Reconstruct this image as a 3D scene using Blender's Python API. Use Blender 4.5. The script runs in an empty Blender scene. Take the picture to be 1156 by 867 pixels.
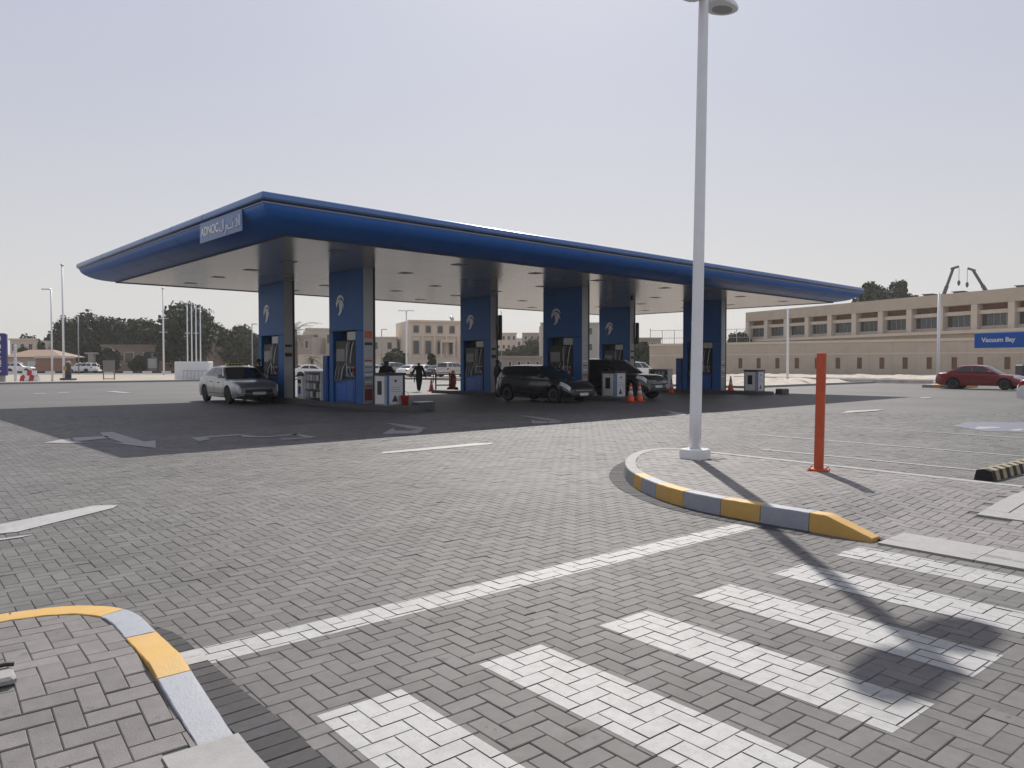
import bpy, bmesh, math, random
from mathutils import Vector, Matrix
random.seed(7)
R = math.radians
scene = bpy.context.scene
COL = scene.collection
# ---------------------------------------------------------------- camera, sky, sun, exposure
# world X runs along the long side of the canopy, Y along its short side, camera at the origin
F, CX, CY, HOR, EYE = 850., 578., 433.5, 411., 1.55
HEAD = R(47.5)                       # angle between X and the view direction
PITCH = math.atan((CY-HOR)/F)
cam_d = bpy.data.cameras.new('camera'); cam = bpy.data.objects.new('camera', cam_d); COL.objects.link(cam)
cam.location = (0, 0, EYE); cam.rotation_euler = (R(90)-PITCH, 0, HEAD-R(90))
cam_d.sensor_fit = 'HORIZONTAL'; cam_d.sensor_width = 36; cam_d.lens = 36*F/1156
cam_d.clip_start = .05; cam_d.clip_end = 6000
scene.camera = cam
scene.render.resolution_x, scene.render.resolution_y = 1024, 768
SUN_AZ, SUN_EL = R(43.2), R(44.3)    # azimuth measured from +X towards +Y
world = bpy.data.worlds.new('World'); scene.world = world; world.use_nodes = True
wn = world.node_tree; bg = wn.nodes['Background']
sky = wn.nodes.new('ShaderNodeTexSky'); sky.sky_type = 'NISHITA'; sky.sun_disc = False
sky.sun_elevation = SUN_EL; sky.sun_rotation = R(90)-SUN_AZ
sky.altitude = 0; sky.air_density = 1.0; sky.dust_density = 2.5; sky.ozone_density = 1.5
hsv = wn.nodes.new('ShaderNodeHueSaturation'); hsv.inputs['Saturation'].default_value = .8
wn.links.new(sky.outputs[0], hsv.inputs['Color'])
mixn = wn.nodes.new('ShaderNodeMix'); mixn.data_type = 'RGBA'; mixn.inputs[0].default_value = .86      # even desert haze over the clear sky
wn.links.new(hsv.outputs[0], mixn.inputs[6]); tcw = wn.nodes.new('ShaderNodeTexCoord'); sxyz = wn.nodes.new('ShaderNodeSeparateXYZ'); wn.links.new(tcw.outputs['Generated'], sxyz.inputs[0])
rmp = wn.nodes.new('ShaderNodeValToRGB'); rmp.color_ramp.elements[0].position = .0; rmp.color_ramp.elements[1].position = .42; rmp.color_ramp.interpolation = 'EASE'
rmp.color_ramp.elements[0].color = (.685,.675,.668,1); rmp.color_ramp.elements[1].color = (.525,.55,.66,1); wn.links.new(sxyz.outputs['Z'], rmp.inputs[0])
vsc = wn.nodes.new('ShaderNodeVectorMath'); vsc.operation = 'SCALE'; vsc.inputs['Scale'].default_value = 10; wn.links.new(rmp.outputs[0], vsc.inputs[0]); wn.links.new(vsc.outputs[0], mixn.inputs[7])
wn.links.new(mixn.outputs[2], bg.inputs[0])
bg.inputs[1].default_value = .1
sd = bpy.data.lights.new('sun', 'SUN'); sd.energy = 5.0; sd.angle = R(.6); sd.color = (1, .955, .89)
sun = bpy.data.objects.new('sun', sd); COL.objects.link(sun)
sun.rotation_euler = Vector((math.cos(SUN_EL)*math.cos(SUN_AZ), math.cos(SUN_EL)*math.sin(SUN_AZ), math.sin(SUN_EL))).to_track_quat('Z', 'Y').to_euler()
sun.location = (30, 30, 40)
vs = scene.view_settings; vs.view_transform = 'Standard'; vs.look = 'None'; vs.exposure = 0; vs.gamma = 1; vs.use_curve_mapping = False

# ---------------------------------------------------------------- helpers
def ray(x, y):
    a, b = (x-CX)/F, (CY-y)/F
    return a, math.cos(PITCH)+b*math.sin(PITCH), -math.sin(PITCH)+b*math.cos(PITCH)
def cam2w(r, f): return (r*math.sin(HEAD)+f*math.cos(HEAD), -r*math.cos(HEAD)+f*math.sin(HEAD))
def P(x, y, z=0):                    # pixel -> point on the level z
    r, f, u = ray(x, y); t = (z-EYE)/u
    return cam2w(r*t, f*t)
def D(x, d): return cam2w((x-CX)/F*d, d)      # column of the picture, distance ahead -> ground point
def ZP(y, d): return EYE+(HOR-y)/F*d
PHI = R(2.8); cP, sP = math.cos(PHI), math.sin(PHI)
def N2W(x, y): return (x*cP+y*sP, -x*sP+y*cP)  # kerb / paver frame -> world
def W2N(X, Y): return (X*cP-Y*sP, X*sP+Y*cP)
def W2C(X, Y): return (X*math.sin(HEAD)-Y*math.cos(HEAD), X*math.cos(HEAD)+Y*math.sin(HEAD))
FACE = HEAD-R(90)                    # rotation that turns local -Y to the camera

_m = {}
def mat(name, col, rough=.6, metal=0, var=0, scale=8, bump=0, bscale=60, spec=.5, emis=None, coat=0, trans=0, col2=None, tone=None, toneamt=.3):
    if name in _m: return _m[name]
    m = bpy.data.materials.new(name); m.use_nodes = True; nt = m.node_tree; b = nt.nodes['Principled BSDF']; L = nt.links.new
    b.inputs['Base Color'].default_value = (*col, 1); b.inputs['Roughness'].default_value = rough
    b.inputs['Metallic'].default_value = metal; b.inputs['Specular IOR Level'].default_value = spec
    b.inputs['Coat Weight'].default_value = coat; b.inputs['Coat Roughness'].default_value = .05
    b.inputs['Transmission Weight'].default_value = trans
    if emis: b.inputs['Emission Color'].default_value = (*emis[0], 1); b.inputs['Emission Strength'].default_value = emis[1]
    geo = nt.nodes.new('ShaderNodeNewGeometry')
    src = None
    if var or col2:
        n = nt.nodes.new('ShaderNodeTexNoise'); n.inputs['Scale'].default_value = scale; n.inputs['Detail'].default_value = 6; n.inputs['Roughness'].default_value = .65
        L(geo.outputs['Position'], n.inputs['Vector'])
        rp = nt.nodes.new('ShaderNodeValToRGB'); rp.color_ramp.elements[0].position = .3; rp.color_ramp.elements[1].position = .7
        c2 = col2 or tuple(min(1, c*(1+var)) for c in col)
        rp.color_ramp.elements[0].color = (*tuple(c*(1-var) for c in col), 1); rp.color_ramp.elements[1].color = (*c2, 1)
        L(n.outputs['Fac'], rp.inputs['Fac']); src = rp.outputs['Color']
    if tone:
        at = nt.nodes.new('ShaderNodeAttribute'); at.attribute_name = tone
        mp = nt.nodes.new('ShaderNodeMapRange'); mp.inputs['To Min'].default_value = 1-toneamt; mp.inputs['To Max'].default_value = 1+toneamt
        L(at.outputs['Fac'], mp.inputs['Value'])
        mx = nt.nodes.new('ShaderNodeVectorMath'); mx.operation = 'SCALE'
        if src: L(src, mx.inputs[0])
        else: mx.inputs[0].default_value = col
        L(mp.outputs[0], mx.inputs['Scale']); src = mx.outputs[0]
    if src: L(src, b.inputs['Base Color'])
    if bump:
        n2 = nt.nodes.new('ShaderNodeTexNoise'); n2.inputs['Scale'].default_value = bscale; n2.inputs['Detail'].default_value = 5
        L(geo.outputs['Position'], n2.inputs['Vector'])
        bp = nt.nodes.new('ShaderNodeBump'); bp.inputs['Strength'].default_value = bump; bp.inputs['Distance'].default_value = .01
        L(n2.outputs['Fac'], bp.inputs['Height']); L(bp.outputs[0], b.inputs['Normal'])
    _m[name] = m; return m

class MB:
    """collects shapes, builds ONE mesh object"""
    def __init__(s): s.v = []; s.f = []; s.mi = []
    def add(s, v, f, mi=0):
        o = len(s.v); s.v += [tuple(p) for p in v]; s.f += [tuple(i+o for i in q) for q in f]; s.mi += [mi]*len(f); return s
    def box(s, x0, y0, z0, x1, y1, z1, mi=0, M=None):
        v = [(x0,y0,z0),(x1,y0,z0),(x1,y1,z0),(x0,y1,z0),(x0,y0,z1),(x1,y0,z1),(x1,y1,z1),(x0,y1,z1)]
        if M: v = [M @ Vector(p) for p in v]
        return s.add(v, [(0,3,2,1),(4,5,6,7),(0,1,5,4),(1,2,6,5),(2,3,7,6),(3,0,4,7)], mi)
    def rbox(s, x0, y0, z0, x1, y1, z1, c=.02, mi=0):      # chamfered on the vertical edges and the top
        def ring(z, i): return [(x0+c+i,y0+i,z),(x1-c-i,y0+i,z),(x1-i,y0+c+i,z),(x1-i,y1-c-i,z),(x1-c-i,y1-i,z),(x0+c+i,y1-i,z),(x0+i,y1-c-i,z),(x0+i,y0+c+i,z)]
        v = ring(z0,0)+ring(z1-c,0)+ring(z1,c); f = [tuple(range(7,-1,-1)), tuple(range(16,24))]
        for k in range(2):
            for i in range(8): f.append((k*8+i, k*8+(i+1)%8, k*8+8+(i+1)%8, k*8+8+i))
        return s.add(v, f, mi)
    def tube(s, pts, r, n=8, mi=0, cap=True):
        pts = [Vector(p) for p in pts]; rs = r if isinstance(r, (list, tuple)) else [r]*len(pts); v = []; f = []
        up = None
        for i, p in enumerate(pts):
            d = (pts[min(i+1,len(pts)-1)]-pts[max(i-1,0)]).normalized()
            if up is None: up = d.orthogonal().normalized()
            else: up = (up-d*up.dot(d)).normalized() if (up-d*up.dot(d)).length > 1e-5 else d.orthogonal().normalized()
            b = d.cross(up)
            for k in range(n):
                a = 2*math.pi*k/n; v.append(p+(up*math.cos(a)+b*math.sin(a))*rs[i])
        for i in range(len(pts)-1):
            for k in range(n): f.append((i*n+k, i*n+(k+1)%n, (i+1)*n+(k+1)%n, (i+1)*n+k))
        if cap: f.append(tuple(range(n-1,-1,-1))); f.append(tuple((len(pts)-1)*n+k for k in range(n)))
        return s.add(v, f, mi)
    def lathe(s, prof, n=16, c=(0,0,0), mi=0, axis='Z'):    # prof: [(r,z)]
        v = []; f = []
        for r, z in prof:
            for k in range(n):
                a = 2*math.pi*k/n; x, y = r*math.cos(a), r*math.sin(a)
                v.append((c[0]+x,c[1]+y,c[2]+z) if axis=='Z' else (c[0]+x,c[1]+z,c[2]+y))
        m = len(prof)
        for i in range(m-1):
            for k in range(n):
                q = (i*n+k, i*n+(k+1)%n, (i+1)*n+(k+1)%n, (i+1)*n+k); f.append(q if axis=='Z' else q[::-1])
        f.append(tuple(range(n-1,-1,-1)) if axis=='Z' else tuple(range(n))); f.append(tuple((m-1)*n+k for k in range(n)) if axis=='Z' else tuple((m-1)*n+k for k in range(n))[::-1])
        return s.add(v, f, mi)
    def prism(s, poly, z0, z1, mi=0, fn=None):             # poly in xy, extruded in z (fn maps the points)
        n = len(poly); ar = sum(poly[i][0]*poly[(i+1)%n][1]-poly[(i+1)%n][0]*poly[i][1] for i in range(n))
        if ar < 0: poly = poly[::-1]
        v = [(x,y,z0) for x,y in poly]+[(x,y,z1) for x,y in poly]
        if fn: v = [fn(p) for p in v]
        return s.add(v, [tuple(range(n-1,-1,-1)), tuple(range(n,2*n))]+[(i,(i+1)%n,n+(i+1)%n,n+i) for i in range(n)], mi)
    def grid(s, fn, nu, nv, mi=0):
        v = [fn(i/nu, j/nv) for i in range(nu+1) for j in range(nv+1)]
        return s.add(v, [(i*(nv+1)+j,(i+1)*(nv+1)+j,(i+1)*(nv+1)+j+1,i*(nv+1)+j+1) for i in range(nu) for j in range(nv)], mi)
    def build(s, name, mats, parent=None, smooth=False, weld=False, attr=None, auto=None):
        me = bpy.data.meshes.new(name); me.from_pydata(s.v, [], s.f); me.update()
        for m in (mats if isinstance(mats, (list, tuple)) else [mats]): me.materials.append(m)
        if any(s.mi): me.polygons.foreach_set('material_index', s.mi)
        if weld or auto:
            bm = bmesh.new(); bm.from_mesh(me)
            if weld: bmesh.ops.remove_doubles(bm, verts=bm.verts, dist=.0008); bmesh.ops.recalc_face_normals(bm, faces=bm.faces)
            if auto is not None:
                for f in bm.faces: f.smooth = True
                for e in bm.edges: e.smooth = len(e.link_faces) == 2 and e.calc_face_angle(9) < auto
            bm.to_mesh(me); bm.free()
        elif smooth: me.polygons.foreach_set('use_smooth', [True]*len(me.polygons))
        if attr: a = me.attributes.new('tone', 'FLOAT', 'POINT'); a.data.foreach_set('value', attr)
        o = bpy.data.objects.new(name, me); COL.objects.link(o)
        if parent: o.parent = parent
        return o
def thing(name, label, cat, loc=(0,0,0), rz=0, group=None):
    o = bpy.data.objects.new(name, None); COL.objects.link(o); o.location = loc; o.rotation_euler = (0,0,rz); o.empty_display_size = .2
    o['label'] = label; o['category'] = cat
    if group: o['group'] = group
    return o
def tag(o, label, cat, group=None):
    o['label'] = label; o['category'] = cat
    if group: o['group'] = group
    return o
def struct(o, label=None):
    o['kind'] = 'structure'
    if label: o['label'] = label
    return o
def dup(root, loc=None, rz=None, label=None, group=None):
    r = root.copy(); COL.objects.link(r)
    if loc is not None: r.location = loc
    if rz is not None: r.rotation_euler = (0,0,rz)
    if label: r['label'] = label
    if group: r['group'] = group
    for ch in list(root.children):
        c = ch.copy(); COL.objects.link(c); c.parent = r
        for g in ch.children:
            d = g.copy(); COL.objects.link(d); d.parent = c
    return r
def text_mesh(txt, name, size, m, parent, M, depth=.01, align='CENTER', bold=0.0):
    cu = bpy.data.curves.new(name, 'FONT'); cu.body = txt; cu.size = size; cu.extrude = depth; cu.align_x = align; cu.align_y = 'CENTER'; cu.offset = bold
    t = bpy.data.objects.new('tmp', cu); COL.objects.link(t)
    dg = bpy.context.evaluated_depsgraph_get(); me = bpy.data.meshes.new_from_object(t.evaluated_get(dg)); bpy.data.objects.remove(t)
    me.transform(M); me.materials.clear(); me.materials.append(m)
    o = bpy.data.objects.new(name, me); COL.objects.link(o); o.parent = parent; return o

# ---------------------------------------------------------------- materials
M_paver = mat('paver_concrete', (.127,.1215,.1185), .6, var=.12, scale=14, bump=.25, bscale=180, tone='tone', toneamt=.13, spec=.17)
M_paver_isl = mat('paver_concrete_warm', (.185,.173,.167), .6, var=.12, scale=16, bump=.25, bscale=180, tone='tone', toneamt=.13, spec=.17)
def weather(m, amt=.13, oil=.35):
    """large soft dirt patches, pale sand film and small oil drips over the blocks"""
    nt = m.node_tree; L = nt.links.new; b = nt.nodes['Principled BSDF']; src = b.inputs['Base Color'].links[0].from_socket
    geo = nt.nodes.new('ShaderNodeNewGeometry')
    def noise(sc, det, lo, hi, a, c, streak=None):
        n = nt.nodes.new('ShaderNodeTexNoise'); n.inputs['Scale'].default_value = sc; n.inputs['Detail'].default_value = det; n.inputs['Roughness'].default_value = .6
        if streak:
            mp = nt.nodes.new('ShaderNodeMapping'); mp.inputs['Scale'].default_value = streak; L(geo.outputs['Position'], mp.inputs['Vector']); L(mp.outputs[0], n.inputs['Vector'])
        else: L(geo.outputs['Position'], n.inputs['Vector'])
        r = nt.nodes.new('ShaderNodeMapRange'); r.inputs['From Min'].default_value = lo; r.inputs['From Max'].default_value = hi; r.inputs['To Min'].default_value = a; r.inputs['To Max'].default_value = c
        L(n.outputs['Fac'], r.inputs['Value']); return r.outputs[0]
    for f in (noise(1.4, 4, .35, .68, 1.08, 1-amt*.7, (.07,1,1)), noise(.45, 5, .32, .68, 1-amt, 1+amt), noise(2.2, 6, .3, .7, 1-amt*.7, 1+amt*.7), noise(3.1, 3, .66, .72, 1, 1-oil), noise(9., 2, .70, .74, 1, 1-oil)):
        v = nt.nodes.new('ShaderNodeVectorMath'); v.operation = 'SCALE'; L(src, v.inputs[0]); L(f, v.inputs['Scale']); src = v.outputs[0]
    L(src, b.inputs['Base Color'])
weather(M_paver); weather(M_paver_isl, .1, .2)
M_paver_dark = mat('paver_concrete_charcoal', (.062,.061,.063), .7, var=.15, scale=20, bump=.25, bscale=180, tone='tone', toneamt=.2, spec=.12)
M_sandjoint = mat('joint_sand', (.10,.095,.09), .95, var=.3, scale=40)
M_paint = mat('road_paint_white', (.335,.332,.327), .6, var=.16, scale=17, bump=.3, bscale=220, col2=(.385,.382,.376))
def worn_paint(m, base):
    nt = m.node_tree; L = nt.links.new; b = nt.nodes['Principled BSDF']; src = b.inputs['Base Color'].links[0].from_socket; geo = nt.nodes.new('ShaderNodeNewGeometry')
    def n(sc, lo, hi, mx):
        q = nt.nodes.new('ShaderNodeTexNoise'); q.inputs['Scale'].default_value = sc; q.inputs['Detail'].default_value = 8; q.inputs['Roughness'].default_value = .75; L(geo.outputs['Position'], q.inputs['Vector'])
        r = nt.nodes.new('ShaderNodeMapRange'); r.inputs['From Min'].default_value = lo; r.inputs['From Max'].default_value = hi; r.inputs['To Max'].default_value = mx; L(q.outputs['Fac'], r.inputs['Value']); return r.outputs[0]
    for sc, lo, hi, mx in ((34, .53, .65, .6), (2.4, .46, .72, .5), (9, .58, .7, .5)):
        x = nt.nodes.new('ShaderNodeMix'); x.data_type = 'RGBA'; L(n(sc, lo, hi, mx), x.inputs[0]); L(src, x.inputs[6]); x.inputs[7].default_value = (*base, 1); src = x.outputs[2]
    L(src, b.inputs['Base Color'])
worn_paint(M_paint, (.16,.155,.15))
M_paint_old = mat('road_paint_worn', (.25,.247,.24), .6, var=.2, scale=9)
M_paint_blue = mat('road_paint_blue', (.085,.095,.135), .6, var=.25, scale=5)
M_kyel = mat('kerb_paint_yellow', (.50,.295,.065), .6, var=.07, scale=9, bump=.15, bscale=90)
M_kgrey = mat('kerb_paint_grey', (.27,.285,.32), .6, var=.07, scale=9, bump=.15, bscale=90)
worn_paint(M_kyel, (.40,.29,.17)); worn_paint(M_kgrey, (.2,.2,.21))
M_conc = mat('kerb_concrete', (.27,.265,.258), .75, var=.1, scale=12, bump=.25, bscale=120)
M_sand = mat('desert_sand', (.33,.285,.235), .95, var=.22, scale=.35, bump=.4, bscale=3)
M_asph = mat('asphalt', (.11,.105,.10), .9, var=.2, scale=1.5)
M_blue = mat('panel_blue', (.018,.115,.34), .48, var=.1, scale=.8, spec=.3)
M_fascia = mat('fascia_blue', (.022,.135,.46), .42, var=.07, scale=.6, spec=.4)
M_lip = mat('fascia_lip_metallic_blue', (.10,.17,.34), .26, metal=.75)
M_trim = mat('aluminium_trim', (.30,.30,.31), .4, metal=.6)
M_soff = mat('soffit_aluminium', (.46,.44,.425), .2, metal=.3, var=.05, scale=.5, bump=.03, bscale=1.2)
M_white = mat('white_paint', (.74,.74,.73), .45, var=.04, scale=6)
M_grey = mat('grey_metal', (.33,.335,.34), .45, metal=.3, var=.06, scale=5)
M_galv = mat('pole_grey_white', (.74,.75,.77), .45, metal=.05, var=.05, scale=3)
M_dark = mat('black_plastic', (.018,.018,.02), .5)
M_darkg = mat('dark_grey', (.06,.06,.065), .6, var=.1)
M_rub = mat('rubber', (.02,.02,.02), .85)
M_glass = mat('tinted_glass', (.018,.022,.026), .05, spec=.7)
M_chrome = mat('chrome', (.7,.7,.72), .12, metal=1)
M_lamp = mat('headlamp_glass', (.62,.64,.66), .12, spec=.8, coat=.5)
M_red = mat('red_plastic', (.42,.022,.02), .45)
M_tail = mat('tail_lamp_red', (.30,.012,.015), .2, coat=.5)
M_orange = mat('orange_paint', (.47,.072,.022), .5, var=.14, scale=10)
M_cone = mat('cone_orange', (.75,.10,.03), .5)
M_beige = mat('beige_render', (.44,.375,.30), .85, var=.09, scale=.7, bump=.1, bscale=20)
M_beige2 = mat('pale_render', (.54,.475,.40), .85, var=.06, scale=.8)
M_pink = mat('pinkish_render', (.33,.27,.23), .85, var=.07, scale=.8)
M_brown = mat('brown_panel', (.16,.085,.04), .7, var=.2, scale=2)
M_win = mat('window_glass_dark', (.05,.055,.06), .12, spec=.6)
M_leaf = mat('leaf_green', (.03,.042,.019), .8, var=.35, scale=.6)
M_leaf2 = mat('leaf_olive', (.045,.054,.025), .8, var=.35, scale=.6)
M_bark = mat('bark', (.12,.09,.065), .9, var=.3, scale=5)
M_skin = mat('skin', (.25,.13,.08), .55)
M_navy = mat('cloth_navy', (.02,.025,.045), .85)
M_black = mat('cloth_black', (.018,.017,.018), .9)
M_hair = mat('hair_black', (.012,.01,.009), .6)
M_lit = mat('white_sign_face', (.55,.56,.56), .45)
M_stl = mat('sign_blue_light', (.09,.17,.36), .3)
M_signblue = mat('sign_blue', (.012,.11,.42), .35)
M_totem = mat('totem_indigo', (.035,.03,.17), .4)
# ---------------------------------------------------------------- ground
g = MB().add([(-2500,-2500,-.03),(2500,-2500,-.03),(2500,2500,-.03),(-2500,2500,-.03)], [(0,1,2,3)]).build('ground', M_sand)
struct(g, 'pale desert sand all around the forecourt and out to the horizon')
# paver sheet of the whole lot: beyond the built pavers its material shows the grain of the paving
def lot_material():
    m = bpy.data.materials.new('far_paving'); m.use_nodes = True; nt = m.node_tree; b = nt.nodes['Principled BSDF']; L = nt.links.new
    geo = nt.nodes.new('ShaderNodeNewGeometry')
    mp = nt.nodes.new('ShaderNodeMapping'); mp.inputs['Rotation'].default_value = (0,0,PHI); L(geo.outputs['Position'], mp.inputs['Vector'])
    br = nt.nodes.new('ShaderNodeTexBrick'); br.inputs['Scale'].default_value = 1; br.inputs['Brick Width'].default_value = .2; br.inputs['Row Height'].default_value = .1
    br.inputs['Mortar Size'].default_value = .005; br.inputs['Color1'].default_value = (.124,.118,.115,1); br.inputs['Color2'].default_value = (.105,.1,.097,1); br.inputs['Mortar'].default_value = (.085,.081,.077,1)
    L(mp.outputs[0], br.inputs['Vector'])
    n = nt.nodes.new('ShaderNodeTexNoise'); n.inputs['Scale'].default_value = .25; n.inputs['Detail'].default_value = 7; L(geo.outputs['Position'], n.inputs['Vector'])
    mr = nt.nodes.new('ShaderNodeMapRange'); mr.inputs['From Min'].default_value = .3; mr.inputs['From Max'].default_value = .7; mr.inputs['To Min'].default_value = .85; mr.inputs['To Max'].default_value = 1.14
    L(n.outputs['Fac'], mr.inputs['Value'])
    sc = nt.nodes.new('ShaderNodeVectorMath'); sc.operation = 'SCALE'; L(br.outputs['Color'], sc.inputs[0]); L(mr.outputs[0], sc.inputs['Scale'])
    L(sc.outputs[0], b.inputs['Base Color']); b.inputs['Roughness'].default_value = .6; b.inputs['Specular IOR Level'].default_value = .17
    return m
LOT = [(-60,-40),(66,-40),(66,21.5),(64,25.5),(44,25.5),(44,69.5),(-60,69.5)]
paving = MB().add([(x,y,-.011) for x,y in LOT], [tuple(range(len(LOT)))]).build('paving', lot_material())
struct(paving, 'grey herringbone block paving of the filling station forecourt')

# --- kerb outlines (paver frame)
RISL = [(6.55,2.0),(6.55,3.0),(6.55,3.55),(6.54,4.2),(6.57,4.75),(6.7,5.3),(6.98,5.9),(7.38,6.5),(7.9,7.05),(8.5,7.52),(9.1,7.85),(9.55,7.95),(9.85,7.85),(9.97,7.5),(9.98,7.0),(9.96,5.5),(9.93,4.2),(9.9,2.8),(9.88,-2),(6.55,-2)]
LISL = [(1.08,-1),(1.08,2.6),(1.08,3.08),(1.06,3.54),(1.05,4.08),(1.045,4.45),(1.0,4.64),(.9,4.79),(.74,4.90),(.51,4.965),(.3,4.95),(.1,4.86),(-.05,4.65),(-.12,4.3),(-.14,3.5),(-.16,-1)]
def inside(p, poly):
    x, y = p; r = False; j = len(poly)-1
    for i in range(len(poly)):
        xi, yi = poly[i]; xj, yj = poly[j]
        if (yi > y) != (yj > y) and x < (xj-xi)*(y-yi)/(yj-yi)+xi: r = not r
        j = i
    return r
def offset(poly, d):                 # positive = outwards (the outlines run counter-clockwise seen from above or not: sign checked)
    n = len(poly); ar = sum(poly[i][0]*poly[(i+1)%n][1]-poly[(i+1)%n][0]*poly[i][1] for i in range(n)); sg = 1 if ar > 0 else -1
    out = []
    for i in range(n):
        a, b, c = Vector(poly[i-1]), Vector(poly[i]), Vector(poly[(i+1)%n])
        d1 = (b-a).normalized(); d2 = (c-b).normalized()
        n1 = Vector((d1.y,-d1.x))*sg; n2 = Vector((d2.y,-d2.x))*sg; nn = (n1+n2).normalized(); k = max(.5, nn.dot(n1))
        out.append(tuple(b+nn*(d/k)))
    return out
def dens(poly, a, b, step):          # resample the outline from vertex a to vertex b
    pts = [Vector(p) for p in poly[a:b+1]]
    # Catmull-Rom smoothing
    sm = []
    for i in range(len(pts)-1):
        p0, p1, p2, p3 = pts[max(i-1,0)], pts[i], pts[i+1], pts[min(i+2,len(pts)-1)]
        for k in range(12):
            t = k/12; sm.append(.5*((2*p1)+(p2-p0)*t+(2*p0-5*p1+4*p2-p3)*t*t+(3*p1-p0-3*p2+p3)*t**3))
    sm.append(pts[-1]); out = [sm[0]]; acc = 0
    for i in range(1, len(sm)):
        seg = (sm[i]-sm[i-1]).length
        while acc+seg >= step and seg > 0:
            q = (step-acc)/seg; newp = sm[i-1].lerp(sm[i], q); out.append(newp); sm[i-1] = newp; seg = (sm[i]-newp).length; acc = 0
        acc += seg
    return out
KH = .17
def clamp(x, a=0, b=1): return max(a, min(b, x))
def sst(t): t = clamp(t); return t*t*(3-2*t)
def z_right(x, y): return .02+(KH-.02)*(1-(1-sst((y-2.9)/1.3))*(1-sst((x-7.05)/2.2)))
def z_left(x, y): return .02+(KH-.02)*sst((y-2.9)/1.1)

# --- pavers
GAP = .0026
def paver_geo(cx, cy, hx, hy, zf, tilt, dz, low=False, h=.008):
    """one paver block with chamfered top edge, in the paver frame -> world"""
    c = .0045; v = []
    def pt(x, y, z):
        zz = z+zf(x, y)+dz+tilt[0]*(x-cx)+tilt[1]*(y-cy); X, Y = N2W(x, y); return (X, Y, zz)
    def ring(i, z): return [pt(cx-hx+i,cy-hy+i,z),pt(cx+hx-i,cy-hy+i,z),pt(cx+hx-i,cy+hy-i,z),pt(cx-hx+i,cy+hy-i,z)]
    if low:
        v = ring(0,-h)+ring(.001,0); f = [(4,5,6,7)]+[(i,(i+1)%4,4+(i+1)%4,4+i) for i in range(4)]
    else:
        v = ring(0,-h)+ring(0,-.0035)+ring(c,0); f = [(8,9,10,11)]+[(k*4+i,k*4+(i+1)%4,k*4+4+(i+1)%4,k*4+4+i) for k in range(2) for i in range(4)]
    return v, f
def herring(x0, x1, y0, y1):         # 90 degree herringbone of 0.2 x 0.1 blocks
    m = .1; i0, i1, j0, j1 = int(x0/m)-4, int(x1/m)+4, int(y0/m)-4, int(y1/m)+4
    for j in range(j0, j1):
        for i in range(i0, i1):
            k = (i-j) % 4
            if k == 0: yield ((i+1)*m, (j+.5)*m, .1, .05)        # along x
            elif k == 3: yield ((i+.5)*m, (j+1)*m, .05, .1)      # along y, cell is its lower half
def flat(x, y): return 0
M_paint_joint = mat('paint_in_joints', (.21,.205,.2), .8, var=.3, scale=30)
STRIPES = [('crosswalk_stripe', 1.43+k*.895, 1.38, 1.43+k*.895+.43, 3.07) for k in range(4)]+[('crosswalk_stripe', 1.43+k*.895, .7, 1.43+k*.895+.43, 3.07-.012*k) for k in (4,5)]
LINES = [('lane_line', 1.06, 3.965, 6.535, 4.215)]
paint = {i: MB() for i in range(len(STRIPES)+len(LINES))}
ALLP = STRIPES+LINES
def paint_piece(cx, cy, hx, hy, tilt, dz):
    for i, (n, x0, y0, x1, y1) in enumerate(ALLP):
        e = .0025
        a, b, c, d = max(x0, cx-hx+e), max(y0, cy-hy+e), min(x1, cx+hx-e), min(y1, cy+hy-e)
        if c-a > .004 and d-b > .004:
            v = []
            for x, y in ((a,b),(c,b),(c,d),(a,d)):
                X, Y = N2W(x, y); v.append((X, Y, .0014+dz+tilt[0]*(x-cx)+tilt[1]*(y-cy)))
            paint[i].add(v, [(0,1,2,3)])
def tmpl(hx, hy, tone, m, name):     # shared paver mesh, origin at its top centre
    v, f = paver_geo(0, 0, hx, hy, flat, (0,0), 0); c = MB()
    # undo the world rotation so that the object carries it
    v = [(*W2N(p[0], p[1]), p[2]) for p in v]
    c.add(v, f); o = c.build(name, m, attr=[tone]*len(v)); me = o.data; bpy.data.objects.remove(o); return me
TM = {}
for nm, m in (('g', M_paver), ('i', M_paver_isl)):
    for ax in (0, 1):
        hx, hy = ((.1, .05) if ax == 0 else (.05, .1)); TM[nm, ax] = [tmpl(hx-GAP/2, hy-GAP/2, t, m, 'paver') for t in (.05,.2,.35,.45,.55,.65,.8,.95)]
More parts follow.
